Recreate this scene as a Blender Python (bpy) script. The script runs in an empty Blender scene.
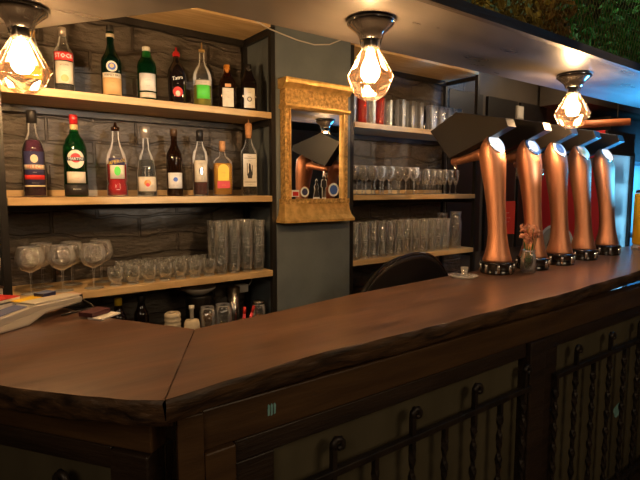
import bpy, bmesh, math, random
from mathutils import Vector, Matrix, Euler, noise
random.seed(7)
PI = math.pi
sc = bpy.context.scene
COL = sc.collection

# ------------------------------------------------------------------ camera
cam_d = bpy.data.cameras.new('camera'); cam = bpy.data.objects.new('camera', cam_d); COL.objects.link(cam)
cam_d.sensor_width = 36; cam_d.lens = 28.125; cam_d.clip_start = 0.02
cam.location = (0, 0, 1.5)
cam.rotation_euler = (math.radians(90 - 5.7106), 0, math.radians(52.9239 - 90))
sc.camera = cam
# ------------------------------------------------------------------ world, lights, exposure
w = bpy.data.worlds.new('world'); sc.world = w; w.use_nodes = True
w.node_tree.nodes['Background'].inputs[0].default_value = (1.0, 0.8, 0.6, 1)
w.node_tree.nodes['Background'].inputs[1].default_value = 0.05
sc.view_settings.view_transform = 'Standard'; sc.view_settings.look = 'None'
sc.view_settings.gamma = 1; sc.view_settings.use_curve_mapping = False
sc.view_settings.exposure = 0.36
sc.cycles.transparent_max_bounces = 96
sc.cycles.max_bounces = 10
sc.cycles.sample_clamp_indirect = 6.0
LAMP_E = 330.0          # radiance of the bulbs
LAMP_W = 13.0


def light(name, kind, loc, energy, color, target=None, **kw):
    d = bpy.data.lights.new(name, kind); d.energy = energy; d.color = color
    for k, v in kw.items(): setattr(d, k, v)
    o = bpy.data.objects.new(name, d); COL.objects.link(o); o.location = loc
    if target is not None:
        o.rotation_euler = (Vector(target) - Vector(loc)).to_track_quat('-Z', 'Y').to_euler()
    return o


# unseen warm fill added behind the camera, two low cool spotlights, the blue stage light at right
light('room_fill', 'AREA', (1.6, -1.6, 2.5), 16, (1.0, 0.72, 0.42), (1.6, 0.9, 0.9), size=1.2)
light('room_fill', 'AREA', (-1.2, -0.6, 2.5), 12, (1.0, 0.74, 0.48), (0.2, 1.0, 0.9), size=1.0)
light('spotlight', 'SPOT', (0.4, -3.0, 1.98), 420, (1.0, 0.88, 0.72), (0.80, 2.46, 1.84), spot_size=math.radians(11), spot_blend=0.25, shadow_soft_size=0.03)
light('spotlight', 'SPOT', (2.0, -3.0, 1.98), 380, (1.0, 0.88, 0.72), (2.30, 2.46, 1.84), spot_size=math.radians(9), spot_blend=0.25, shadow_soft_size=0.03)
light('stage_light', 'AREA', (3.45, 0.95, 1.35), 50, (0.04, 0.40, 1.0), (3.15, 1.12, 2.03), size=0.2, spread=math.radians(105))
light('stage_light', 'AREA', (6.2, 1.3, 1.7), 32, (0.06, 0.42, 0.9), (6.3, 2.48, 1.5), size=0.6, spread=math.radians(120))
light('room_fill', 'AREA', (3.9, 1.75, 2.58), 7, (1.0, 0.74, 0.45), (3.9, 1.95, 1.0), size=0.4)  # added warm fill, brightens the red fridge and the right wall
light('leaf_fill', 'AREA', (1.5, 1.15, 2.59), 2.2, (1.0, 0.8, 0.3), (1.5, 1.12, 2.0), size=0.6)  # unseen fill added above the leaves to brighten them
light('leaf_fill', 'AREA', (2.6, 1.15, 2.59), 1.0, (0.6, 1.0, 0.4), (2.6, 1.12, 2.0), size=0.6)  # same added fill, tinted green for the green leaves


# ------------------------------------------------------------------ materials
def new_mat(name):
    m = bpy.data.materials.new(name); m.use_nodes = True
    nt = m.node_tree; nt.nodes.clear()
    out = nt.nodes.new('ShaderNodeOutputMaterial')
    return m, nt, out


def N(nt, t, **kw):
    n = nt.nodes.new(t)
    for k, v in kw.items():
        if k in n.inputs.keys(): n.inputs[k].default_value = v
        else: setattr(n, k, v)
    return n


def rgba(c): return (c[0], c[1], c[2], 1)


def pbr(name, c1, c2=None, rough=0.5, metal=0.0, scale=8, stretch=(1, 1, 1), bump=0.0, bscale=None, coat=0.0, detail=4, lo=0.35, hi=0.65, rvar=0.0, spec=0.5):
    m, nt, out = new_mat(name)
    b = N(nt, 'ShaderNodeBsdfPrincipled'); nt.links.new(b.outputs[0], out.inputs[0])
    b.inputs['Roughness'].default_value = rough; b.inputs['Metallic'].default_value = metal
    b.inputs['Coat Weight'].default_value = coat; b.inputs['Coat Roughness'].default_value = 0.22 if name == 'oiled_bar_top' else 0.03; b.inputs['Base Color'].default_value = rgba(c1)
    b.inputs['Specular IOR Level'].default_value = spec
    tc = N(nt, 'ShaderNodeTexCoord'); mp = N(nt, 'ShaderNodeMapping'); mp.inputs['Scale'].default_value = stretch
    nt.links.new(tc.outputs['Object'], mp.inputs[0])
    nz = N(nt, 'ShaderNodeTexNoise'); nz.inputs['Scale'].default_value = scale; nz.inputs['Detail'].default_value = detail
    nt.links.new(mp.outputs[0], nz.inputs['Vector'])
    if c2 is not None:
        r = N(nt, 'ShaderNodeValToRGB'); r.color_ramp.elements[0].position = lo; r.color_ramp.elements[1].position = hi
        r.color_ramp.elements[0].color = rgba(c1); r.color_ramp.elements[1].color = rgba(c2)
        nt.links.new(nz.outputs[0], r.inputs[0]); nt.links.new(r.outputs[0], b.inputs['Base Color'])
    if rvar:
        mr = N(nt, 'ShaderNodeMapRange'); mr.inputs[3].default_value = rough - rvar; mr.inputs[4].default_value = rough + rvar
        nt.links.new(nz.outputs[0], mr.inputs[0]); nt.links.new(mr.outputs[0], b.inputs['Roughness'])
    if bump:
        n2 = N(nt, 'ShaderNodeTexNoise'); n2.inputs['Scale'].default_value = bscale or scale; n2.inputs['Detail'].default_value = 5
        nt.links.new(mp.outputs[0], n2.inputs['Vector'])
        bp = N(nt, 'ShaderNodeBump'); bp.inputs['Strength'].default_value = bump; bp.inputs['Distance'].default_value = 0.01
        nt.links.new(n2.outputs[0], bp.inputs['Height']); nt.links.new(bp.outputs[0], b.inputs['Normal'])
    return m


def glass(name, tint=(1, 1, 1), haze=0.03, hazecol=(1, 1, 1), rough=0.02, facet=0.0, refl=1.0, fscale=60, rim=0.0):
    """thin glass: light passes straight through, reflections grow towards the rim"""
    m, nt, out = new_mat(name)
    tr = N(nt, 'ShaderNodeBsdfTransparent'); tr.inputs[0].default_value = rgba(tint)
    gl = N(nt, 'ShaderNodeBsdfGlossy'); gl.inputs['Roughness'].default_value = rough; gl.inputs[0].default_value = (1, 1, 1, 1)
    df = N(nt, 'ShaderNodeBsdfDiffuse'); df.inputs[0].default_value = rgba(hazecol)
    fr = N(nt, 'ShaderNodeFresnel'); fr.inputs[0].default_value = 1.45
    mu = N(nt, 'ShaderNodeMath', operation='MULTIPLY'); mu.inputs[1].default_value = refl
    mn = N(nt, 'ShaderNodeMath', operation='MINIMUM'); mn.inputs[1].default_value = 0.5
    nt.links.new(fr.outputs[0], mu.inputs[0]); nt.links.new(mu.outputs[0], mn.inputs[0])
    ad = N(nt, 'ShaderNodeMath', operation='MULTIPLY_ADD', use_clamp=True); ad.inputs[1].default_value = rim * 8; ad.inputs[2].default_value = haze  # white diffuse at grazing edges, painted in as glints on the glass
    pw = N(nt, 'ShaderNodeMath', operation='POWER'); pw.inputs[1].default_value = 1.6
    nt.links.new(fr.outputs[0], pw.inputs[0]); nt.links.new(pw.outputs[0], ad.inputs[0])
    m1 = N(nt, 'ShaderNodeMixShader'); nt.links.new(ad.outputs[0], m1.inputs[0])
    m2 = N(nt, 'ShaderNodeMixShader')
    nt.links.new(tr.outputs[0], m1.inputs[1]); nt.links.new(df.outputs[0], m1.inputs[2])
    nt.links.new(mn.outputs[0], m2.inputs[0]); nt.links.new(m1.outputs[0], m2.inputs[1]); nt.links.new(gl.outputs[0], m2.inputs[2])
    nt.links.new(m2.outputs[0], out.inputs[0])
    if facet:
        tc = N(nt, 'ShaderNodeTexCoord')
        vo = N(nt, 'ShaderNodeTexVoronoi'); vo.inputs['Scale'].default_value = fscale
        nt.links.new(tc.outputs['Object'], vo.inputs['Vector'])
        bp = N(nt, 'ShaderNodeBump'); bp.inputs['Strength'].default_value = facet; bp.inputs['Distance'].default_value = 0.004
        nt.links.new(vo.outputs['Distance'], bp.inputs['Height'])
        nt.links.new(bp.outputs[0], gl.inputs['Normal'])
    return m


def emit(name, c, s):
    m, nt, out = new_mat(name)
    e = N(nt, 'ShaderNodeEmission'); e.inputs[0].default_value = rgba(c); e.inputs[1].default_value = s
    nt.links.new(e.outputs[0], out.inputs[0]); return m


def brick_mat(name):
    m, nt, out = new_mat(name)
    b = N(nt, 'ShaderNodeBsdfPrincipled'); nt.links.new(b.outputs[0], out.inputs[0])
    tc = N(nt, 'ShaderNodeTexCoord')
    sp = N(nt, 'ShaderNodeSeparateXYZ'); nt.links.new(tc.outputs['Object'], sp.inputs[0])
    cb = N(nt, 'ShaderNodeCombineXYZ')
    nz0 = N(nt, 'ShaderNodeTexNoise'); nz0.inputs['Scale'].default_value = 3.0
    nt.links.new(tc.outputs['Object'], nz0.inputs['Vector'])
    ad = N(nt, 'ShaderNodeMath', operation='MULTIPLY_ADD'); ad.inputs[1].default_value = 0.14
    nt.links.new(nz0.outputs[0], ad.inputs[0]); nt.links.new(sp.outputs[2], ad.inputs[2])
    nt.links.new(sp.outputs[0], cb.inputs[0]); nt.links.new(ad.outputs[0], cb.inputs[1])
    br = N(nt, 'ShaderNodeTexBrick'); br.inputs['Scale'].default_value = 1.0
    br.inputs['Brick Width'].default_value = 0.38; br.inputs['Row Height'].default_value = 0.105
    br.inputs['Mortar Size'].default_value = 0.008; br.inputs['Mortar Smooth'].default_value = 0.6
    br.inputs['Color1'].default_value = (0.105, 0.086, 0.068, 1); br.inputs['Color2'].default_value = (0.088, 0.072, 0.057, 1)
    br.inputs['Mortar'].default_value = (0.075, 0.061, 0.049, 1)
    nt.links.new(cb.outputs[0], br.inputs['Vector']); nt.links.new(br.outputs['Color'], b.inputs['Base Color'])
    nz = N(nt, 'ShaderNodeTexNoise'); nz.inputs['Scale'].default_value = 14; nz.inputs['Detail'].default_value = 8
    mp = N(nt, 'ShaderNodeMapping'); mp.inputs['Scale'].default_value = (0.6, 1, 1.6)
    nt.links.new(tc.outputs['Object'], mp.inputs[0]); nt.links.new(mp.outputs[0], nz.inputs['Vector'])
    mx = N(nt, 'ShaderNodeMath', operation='MULTIPLY_ADD'); mx.inputs[1].default_value = -0.3
    nt.links.new(br.outputs['Fac'], mx.inputs[0]); nt.links.new(nz.outputs[0], mx.inputs[2])
    bp = N(nt, 'ShaderNodeBump'); bp.inputs['Strength'].default_value = 1.0; bp.inputs['Distance'].default_value = 0.032
    nt.links.new(mx.outputs[0], bp.inputs['Height']); nt.links.new(bp.outputs[0], b.inputs['Normal'])
    b.inputs['Roughness'].default_value = 0.42
    return m


M = {}
M['brick'] = brick_mat('painted_stone')
M['dark_wall'] = pbr('dark_wall', (0.06, 0.047, 0.036), (0.085, 0.066, 0.05), 0.6, scale=3)
M['room_wall'] = pbr('room_wall', (0.10, 0.075, 0.055), (0.14, 0.10, 0.075), 0.8, scale=2)
M['blue_wall'] = pbr('pale_wall', (0.35, 0.4, 0.45), (0.45, 0.5, 0.55), 0.7, scale=2)
M['grey_wall'] = pbr('grey_paint', (0.12, 0.145, 0.165), (0.15, 0.18, 0.195), 0.5, scale=6, bump=0.15, bscale=60)
M['floor'] = pbr('floor_boards', (0.06, 0.035, 0.02), (0.10, 0.06, 0.035), 0.5, scale=5, stretch=(1, 8, 1))
M['ceiling'] = pbr('ceiling_paint', (0.05, 0.042, 0.035), (0.06, 0.05, 0.04), 0.8)
M['canopy'] = pbr('canopy_board', (0.052, 0.045, 0.040), (0.078, 0.067, 0.058), 0.30, scale=3, stretch=(1, 4, 1), rvar=0.08, bump=0.05, bscale=4)
M['dark_beam'] = pbr('dark_stained_wood', (0.012, 0.008, 0.006), (0.03, 0.02, 0.013), 0.45, scale=6, stretch=(0.6, 5, 5), bump=0.25, bscale=14)
M['pine'] = pbr('pine', (0.50, 0.33, 0.15), (0.64, 0.46, 0.24), 0.5, scale=5, stretch=(1, 9, 9), bump=0.1, detail=6)
M['top'] = pbr('oiled_bar_top', (0.068, 0.031, 0.018), (0.155, 0.076, 0.043), 0.36, scale=5, stretch=(0.7, 4, 4), coat=0.35, bump=0.07, bscale=12, detail=7, lo=0.3, hi=0.7, rvar=0.08)
M['bark'] = pbr('live_edge_bark', (0.022, 0.012, 0.007), (0.13, 0.068, 0.03), 0.5, scale=14, stretch=(0.5, 1.6, 3), bump=0.9, bscale=16, detail=8)
M['brown_beam'] = pbr('brown_beam', (0.055, 0.027, 0.011), (0.10, 0.052, 0.02), 0.42, scale=4, stretch=(0.7, 6, 6), bump=0.15, bscale=20)
M['frame_wood'] = pbr('frame_wood', (0.017, 0.010, 0.006), (0.038, 0.022, 0.013), 0.45, scale=5, stretch=(0.7, 6, 6), bump=0.3, bscale=24)
M['panel'] = pbr('olive_panel', (0.075, 0.062, 0.034), (0.105, 0.088, 0.05), 0.6, scale=4, stretch=(2, 2, 0.6))
M['iron'] = pbr('wrought_iron', (0.016, 0.012, 0.010), (0.035, 0.024, 0.017), 0.45, metal=0.3, scale=20, bump=0.2)
M['mesh_metal'] = pbr('rusty_mesh', (0.20, 0.15, 0.06), (0.36, 0.27, 0.11), 0.5, metal=0.2, scale=5)
M['black_metal'] = pbr('black_metal', (0.018, 0.016, 0.015), None, 0.4, metal=0.2)
M['black_gloss'] = pbr('black_gloss', (0.012, 0.010, 0.009), None, 0.16, coat=0.4)
M['black_matte'] = pbr('black_matte', (0.012, 0.010, 0.009), None, 0.42)
M['copper'] = pbr('brushed_copper', (0.68, 0.31, 0.18), (0.78, 0.39, 0.24), 0.5, metal=1.0, scale=6, stretch=(8, 8, 0.5), rvar=0.05)
M['chrome'] = pbr('chrome', (0.75, 0.74, 0.72), None, 0.08, metal=1.0)
M['steel'] = pbr('brushed_steel', (0.5, 0.48, 0.45), None, 0.25, metal=1.0)
M['gold'] = pbr('gilt_wood', (0.66, 0.40, 0.12), (0.90, 0.60, 0.22), 0.36, metal=0.55, scale=30, bump=0.35, bscale=60)
M['gold_orn'] = pbr('gilt_ornament', (0.45, 0.25, 0.07), (0.90, 0.58, 0.20), 0.4, metal=0.55, scale=60, bump=1.0, bscale=75)
M['mirror'] = pbr('silvered_glass', (0.82, 0.82, 0.80), None, 0.015, metal=1.0)
M['glass'] = glass('clear_glass', (0.97, 0.97, 0.96), haze=0.008, rim=0.14)
M['cut'] = glass('cut_glass', (0.95, 0.95, 0.93), haze=0.018, facet=1.0, rough=0.05, refl=4.0, fscale=90, rim=0.16)
M['ripple'] = glass('rippled_glass', (0.93, 0.93, 0.93), haze=0.012, facet=0.8, rough=0.06, refl=3.5, fscale=60, rim=0.16)
M['bowl'] = glass('thin_crystal', (0.98, 0.97, 0.96), haze=0.008, facet=1.0, rough=0.05, refl=4.5, fscale=120, rim=0.18)
M['red_glass'] = glass('red_glass', (0.85, 0.10, 0.05), haze=0.25, hazecol=(0.75, 0.08, 0.03), facet=0.9, rough=0.05, refl=1.5, fscale=75)
M['green_glass'] = glass('green_glass', (0.10, 0.42, 0.16), haze=0.10, hazecol=(0.01, 0.10, 0.03))
M['dgreen_glass'] = glass('dark_green_glass', (0.03, 0.10, 0.05), haze=0.3, hazecol=(0.006, 0.03, 0.015))
M['dark_glass'] = pbr('dark_glass', (0.010, 0.006, 0.005), None, 0.06, coat=0.5)
M['brown_glass'] = glass('brown_glass', (0.22, 0.08, 0.03), haze=0.3, hazecol=(0.03, 0.012, 0.005))
M['amber_glass'] = glass('amber_shade', (1.0, 0.86, 0.70), haze=0.006, hazecol=(1.0, 0.55, 0.3), refl=1.0)
# the shade's glass scatters a little of the bulb's light
nt = M['amber_glass'].node_tree
for n in list(nt.nodes):
    if n.type == 'BSDF_DIFFUSE':
        t = nt.nodes.new('ShaderNodeBsdfTranslucent'); t.inputs[0].default_value = (1.0, 0.55, 0.30, 1)
        l = n.outputs[0].links[0]; nt.links.new(t.outputs[0], l.to_socket)
def liquid(name, c, dens=0.7):
    return glass(name, tuple(0.1 + 0.9 * x for x in c), haze=dens, hazecol=c, refl=0.2)
M['liq_red'] = liquid('red_liquid', (0.50, 0.02, 0.02)); M['liq_purple'] = liquid('purple_liquid', (0.10, 0.02, 0.06))
M['liq_amber'] = liquid('amber_liquid', (0.62, 0.30, 0.03)); M['liq_clear'] = liquid('clear_liquid', (0.5, 0.5, 0.46), 0.05)
M['liq_dark'] = liquid('dark_liquid', (0.02, 0.015, 0.02), 0.8); M['liq_yellow'] = liquid('yellow_liquid', (0.45, 0.42, 0.06), 0.45)
M['liq_brown'] = liquid('brown_liquid', (0.12, 0.035, 0.02), 0.7)
def flat(name, c, rough=0.55, **k): return pbr(name, c, None, rough, **k)
M['cream'] = pbr('cream_paper', (0.60, 0.52, 0.38), (0.68, 0.60, 0.46), 0.6, scale=40)
M['paper'] = pbr('white_paper', (0.66, 0.63, 0.57), (0.74, 0.71, 0.65), 0.6, scale=40)
M['tan'] = flat('tan_paper', (0.60, 0.38, 0.16)); M['red'] = flat('red_print', (0.55, 0.025, 0.02))
M['white'] = flat('white_print', (0.8, 0.79, 0.76)); M['black'] = flat('black_print', (0.015, 0.013, 0.013))
M['green_lab'] = flat('green_print', (0.10, 0.62, 0.06)); M['yellow'] = flat('yellow_print', (0.80, 0.52, 0.02))
M['navy'] = flat('navy_print', (0.03, 0.03, 0.10)); M['blue'] = flat('blue_print', (0.05, 0.12, 0.45))
M['orange'] = flat('orange_cap', (0.62, 0.24, 0.03), 0.4); M['cork'] = pbr('cork', (0.42, 0.20, 0.08), (0.55, 0.28, 0.12), 0.8, scale=60)
M['goldfoil'] = pbr('gold_foil', (0.72, 0.50, 0.20), None, 0.3, metal=0.8)
M['red_cap'] = flat('red_cap', (0.50, 0.02, 0.02), 0.3); M['silver'] = pbr('silver_cap', (0.62, 0.55, 0.48), None, 0.3, metal=0.7)
M['pink'] = flat('pink_plastic', (0.80, 0.07, 0.10), 0.35); M['dustyrose'] = pbr('dried_petals', (0.45, 0.16, 0.11), (0.70, 0.40, 0.28), 0.8, scale=50)
M['device'] = flat('grey_plastic', (0.42, 0.38, 0.33), 0.4); M['device_lt'] = flat('cream_plastic', (0.55, 0.50, 0.42), 0.4)
M['screen'] = flat('screen_glass', (0.16, 0.18, 0.32), 0.15); M['fridge_red'] = flat('red_enamel', (0.62, 0.03, 0.035), 0.4)
M['yellow_pl'] = flat('yellow_enamel', (0.80, 0.45, 0.02), 0.35); M['porcelain'] = flat('porcelain', (0.55, 0.48, 0.40), 0.25)
M['pipe_paint'] = flat('copper_paint', (0.62, 0.20, 0.08), 0.4)
M['leaf_y'] = pbr('yellow_leaves', (0.12, 0.09, 0.012), (0.32, 0.22, 0.025), 0.6, scale=9)
M['leaf_o'] = pbr('rust_leaves', (0.12, 0.06, 0.01), (0.28, 0.13, 0.02), 0.6, scale=9)
M['leaf_g'] = pbr('green_leaves', (0.01, 0.07, 0.015), (0.04, 0.26, 0.05), 0.5, scale=9)
M['teal_tone'] = pbr('pale_teal', (0.18, 0.42, 0.42), (0.28, 0.52, 0.5), 0.5, scale=60)
M['pink_paper'] = flat('pink_paper', (0.62, 0.42, 0.34)); M['maroon'] = flat('maroon_cover', (0.06, 0.012, 0.018)); M['cable'] = flat('white_cable', (0.6, 0.56, 0.5), 0.5); M['spice'] = pbr('dried_spice', (0.22, 0.11, 0.05), (0.45, 0.28, 0.14), 0.8, scale=120)
M['bulb'] = emit('lit_bulb', (1.0, 0.68, 0.36), LAMP_E)
M['fridge_lit'] = emit('lit_fridge_shelves', (0.22, 0.66, 1.0), 6.0)
M['badge'] = emit('lit_badge', (0.88, 0.93, 1.0), 1.0)
M['badge_dim'] = flat('badge_enamel', (0.75, 0.66, 0.48), 0.25)
M['badge_blue'] = flat('badge_blue', (0.04, 0.10, 0.35), 0.3)


# ------------------------------------------------------------------ helpers
def obj(name, bm, mat, parent=None, smooth=False, bevel=0.0, loc=None, rot=None):
    bmesh.ops.recalc_face_normals(bm, faces=bm.faces[:])
    me = bpy.data.meshes.new(name); bm.to_mesh(me); bm.free()
    if mat is not None: me.materials.append(M[mat] if isinstance(mat, str) else mat)
    if smooth:
        for p in me.polygons: p.use_smooth = True
    o = bpy.data.objects.new(name, me); COL.objects.link(o)
    if parent is not None: o.parent = parent
    if loc is not None: o.location = loc
    if rot is not None: o.rotation_euler = rot
    if bevel:
        md = o.modifiers.new('bevel', 'BEVEL'); md.width = bevel; md.segments = 2; md.limit_method = 'ANGLE'
    return o


def tag(o, label=None, cat=None, group=None, kind=None):
    if label: o['label'] = label
    if cat: o['category'] = cat
    if group: o['group'] = group
    if kind: o['kind'] = kind
    return o


def thing(name, label, cat, loc=(0, 0, 0), rz=0, group=None):
    o = bpy.data.objects.new(name, None); COL.objects.link(o)
    o.location = loc; o.rotation_euler = (0, 0, rz); o.empty_display_size = 0.05
    return tag(o, label, cat, group)


def kids(o): return [c for c in bpy.data.objects if c.parent == o]


def copy_tree(o, parent=None):
    c = o.copy(); COL.objects.link(c); c.parent = parent
    for ch in kids(o): copy_tree(ch, c)
    return c


def dup(root, loc, label, rz=None, group=None):
    c = copy_tree(root); c.location = loc
    if rz is not None: c.rotation_euler = (0, 0, rz)
    c['label'] = label
    if group: c['group'] = group
    return c


def box(bm, x0, x1, y0, y1, z0, z1):
    v = [bm.verts.new((x, y, z)) for z in (z0, z1) for x, y in ((x0, y0), (x1, y0), (x1, y1), (x0, y1))]
    for f in ((0, 1, 2, 3), (4, 5, 6, 7), (0, 1, 5, 4), (1, 2, 6, 5), (2, 3, 7, 6), (3, 0, 4, 7)):
        bm.faces.new([v[i] for i in f])
    return v


def bx(*a):
    bm = bmesh.new(); box(bm, *a); return bm


def lathe(bm, prof, seg=24, c=(0, 0, 0), sq=0.0, ax=1.0, ay=1.0, caps=True):
    """surface of revolution; sq > 0 squares the cross-section"""
    rings = []
    for r, z in prof:
        ring = []
        for i in range(seg):
            a = 2 * PI * (i + 0.5) / seg
            ca, sa = math.cos(a), math.sin(a)
            k = 1.0
            if sq:
                n = 2 + 6 * sq; k = (abs(ca) ** n + abs(sa) ** n) ** (-1 / n)
            ring.append(bm.verts.new((c[0] + r * k * ca * ax, c[1] + r * k * sa * ay, c[2] + z)))
        rings.append(ring)
    for a, b in zip(rings, rings[1:]):
        for i in range(seg):
            j = (i + 1) % seg; bm.faces.new((a[i], a[j], b[j], b[i]))
    if caps:
        if prof[0][0] > 1e-5: bm.faces.new(rings[0])
        if prof[-1][0] > 1e-5: bm.faces.new(rings[-1])
    return rings


def lt(prof, seg=24, **k):
    bm = bmesh.new(); lathe(bm, prof, seg, **k)
    bmesh.ops.remove_doubles(bm, verts=bm.verts[:], dist=1e-6); return bm


def tube(bm, pts, r, seg=8, caps=True):
    pts = [Vector(p) for p in pts]; rings = []
    up = Vector((0, 0, 1))
    t0 = (pts[1] - pts[0]).normalized()
    if abs(t0.dot(up)) > 0.95: up = Vector((1, 0, 0))
    u = t0.cross(up).normalized()
    for i, p in enumerate(pts):
        a = pts[max(0, i - 1)]; b = pts[min(len(pts) - 1, i + 1)]
        t = (b - a).normalized(); u = (u - t * u.dot(t)).normalized(); v = t.cross(u)
        rr = r[i] if isinstance(r, (list, tuple)) else r
        rings.append([bm.verts.new(p + (u * math.cos(2 * PI * k / seg) + v * math.sin(2 * PI * k / seg)) * rr) for k in range(seg)])
    for a, b in zip(rings, rings[1:]):
        for k in range(seg):
            j = (k + 1) % seg; bm.faces.new((a[k], a[j], b[j], b[k]))
    if caps: bm.faces.new(rings[0]); bm.faces.new(rings[-1])


def tb(pts, r, seg=8):
    bm = bmesh.new(); tube(bm, pts, r, seg); return bm


def prism(bm, poly, d0, d1, axis='z'):
    def P(p, d):
        return {'z': (p[0], p[1], d), 'y': (p[0], d, p[1]), 'x': (d, p[0], p[1])}[axis]
    a = [bm.verts.new(P(p, d0)) for p in poly]; b = [bm.verts.new(P(p, d1)) for p in poly]
    bm.faces.new(a); bm.faces.new(b)
    n = len(poly)
    for i in range(n): bm.faces.new((a[i], a[(i + 1) % n], b[(i + 1) % n], b[i]))


def pr(poly, d0, d1, axis='z'):
    bm = bmesh.new(); prism(bm, poly, d0, d1, axis); return bm


def sheet(R, z0, z1, half, th=0.0006, sq=False, w=None):
    """a paper label: wrapped round radius R over +-half radians, or flat of half-width w at y=-R"""
    bm = bmesh.new()
    if sq:
        box(bm, -w, w, -R - th, -R, z0, z1); return bm
    n = 10; rows = []
    for rr in (R, R + th):
        rows.append([[bm.verts.new((rr * math.sin(a), -rr * math.cos(a), z)) for a in [half * (2 * i / n - 1) for i in range(n + 1)]] for z in (z0, z1)])
    for k in (0, 1):
        for i in range(n): bm.faces.new((rows[k][0][i], rows[k][0][i + 1], rows[k][1][i + 1], rows[k][1][i]))
    for i in range(n):
        for z in (0, 1): bm.faces.new((rows[0][z][i], rows[0][z][i + 1], rows[1][z][i + 1], rows[1][z][i]))
    for i in (0, n): bm.faces.new((rows[0][0][i], rows[0][1][i], rows[1][1][i], rows[1][0][i]))
    return bm


def disc_on(R, z, rad, ax=1.0, az=1.0, th=0.0008, sq=False):
    """round sticker wrapped on radius R at the front"""
    bm = bmesh.new(); n = 20
    def W(x, zz, rr):
        if sq: return (x, -rr, zz)
        a = x / R; return (rr * math.sin(a), -rr * math.cos(a), zz)
    for rr in (R + th,):
        c = bm.verts.new(W(0, z, rr)); rings = []
        for s in (0.5, 1.0):
            rings.append([bm.verts.new(W(rad * s * ax * math.cos(2 * PI * i / n), z + rad * s * az * math.sin(2 * PI * i / n), rr)) for i in range(n)])
        for i in range(n):
            j = (i + 1) % n; bm.faces.new((c, rings[0][i], rings[0][j])); bm.faces.new((rings[0][i], rings[0][j], rings[1][j], rings[1][i]))
    return bm


READABLE = ('STOCK', 'VODKA', 'FERNET BRA', 'MARTINI', 'APEROL', 'SELECT', 'Tatra', 'A')
def lettering(s, size, R, z, mat, parent, sq=False, x=0.0, slant=0.0, th=0.0011, name='lettering'):
    if s not in READABLE:      # print too small to read in the photo: strokes only
        s = ''.join('-' if c != ' ' else ' ' for c in s); name = 'print_strokes'
    cu = bpy.data.curves.new('t', 'FONT'); cu.body = s; cu.size = size; cu.align_x = 'CENTER'; cu.align_y = 'CENTER'; cu.resolution_u = 1
    t = bpy.data.objects.new('t', cu); COL.objects.link(t)
    dg = bpy.context.evaluated_depsgraph_get(); me = bpy.data.meshes.new_from_object(t.evaluated_get(dg))
    bpy.data.objects.remove(t); bpy.data.curves.remove(cu)
    for v in me.vertices:
        px = v.co.x * 0.9 + x; pz = z + v.co.y + v.co.x * slant
        if sq: v.co = (px, -R - th, pz)
        else:
            a = px / R; v.co = ((R + th) * math.sin(a), -(R + th) * math.cos(a), pz)
    me.materials.clear(); me.materials.append(M[mat])
    o = bpy.data.objects.new(name, me); COL.objects.link(o); o.parent = parent
    return o


ORD = ['first', 'second', 'third', 'fourth', 'fifth', 'sixth', 'seventh', 'eighth', 'ninth', 'tenth', 'eleventh', 'twelfth']
def struct(name, bm, mat, **k): return tag(obj(name, bm, mat, **k), kind='structure')


# ================================================================== the room
struct('floor', bx(-3, 8, -3.6, 2.6, -0.1, 0), 'floor')
struct('ceiling', bx(-3, 8, -3.6, 2.6, 2.62, 2.72), 'ceiling')
struct('wall_back', bx(-3, 3.25, 2.46, 2.6, 0, 2.62), 'brick')
struct('wall_back_right', bx(3.25, 5.5, 2.48, 2.6, 0, 2.62), 'dark_wall')
struct('wall_far_right', bx(5.5, 8, 2.49, 2.6, 0, 2.62), 'blue_wall')
struct('wall_front', bx(-3, 8, -3.7, -3.6, 0, 2.62), 'room_wall')
struct('wall_left', bx(-3.1, -3, -3.6, 2.6, 0, 2.62), 'room_wall')
struct('wall_right', bx(8, 8.1, -3.6, 2.6, 0, 2.62), 'blue_wall')
struct('wall_pillar', bx(1.350, 1.835, 2.15, 2.46, 0, 2.62), 'grey_wall')
bm = bmesh.new()
for x0 in (3.06, 3.55, 4.02): box(bm, x0, x0 + 0.42, 2.455, 2.48, 1.0, 2.25)
tag(obj('trim_1', bm, 'black_matte', bevel=0.004), kind='structure')
struct('trim_2', bx(4.9, 8.0, 2.1, 2.45, 1.78, 2.17), 'black_matte')
struct('trim_3', bx(4.3, 8.0, 2.1, 2.45, 2.24, 2.62), 'dark_wall')

# ================================================================== bar canopy
dL = Vector((-0.565, 0.825, 0)).normalized(); nL = Vector((0.825, 0.565, 0)).normalized()
can = thing('bar_canopy', 'dark wooden canopy with mesh fascia hanging over the bar counter', 'canopy')
cf = Vector((0.40, 1.0)); cb_ = Vector((0.63, 1.43)); e1 = cf + 1.7 * dL.xy; e2 = Vector((-0.06, 2.42))
poly = [tuple(cf), (4.9, 0.98), (4.9, 1.385), tuple(cb_), tuple(e2), tuple(e1)]
obj('underside_board', pr(poly, 2.03, 2.06), 'canopy', can)
def strip(bm, p, q, w, z0, z1, side=1):
    p = Vector((p[0], p[1])); q = Vector((q[0], q[1])); d = (q - p).normalized(); n = Vector((-d.y, d.x)) * w * side
    prism(bm, [tuple(p), tuple(q), tuple(q + n), tuple(p + n)], z0, z1)
bm = bmesh.new(); strip(bm, cf, (4.9, 0.98), 0.022, 2.026, 2.058, -1); strip(bm, e1, cf, 0.022, 2.026, 2.058, -1)
obj('lower_beam', bm, 'dark_beam', can)
bm = bmesh.new(); strip(bm, cf, (4.9, 0.98), 0.045, 2.52, 2.60, -1); strip(bm, e1, cf, 0.045, 2.52, 2.60, -1)
obj('upper_beam', bm, 'dark_beam', can)
bm = bmesh.new(); strip(bm, cb_, (4.9, 1.385), 0.02, 2.06, 2.60, -1); strip(bm, e2, cb_, 0.02, 2.06, 2.60, -1)
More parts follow.
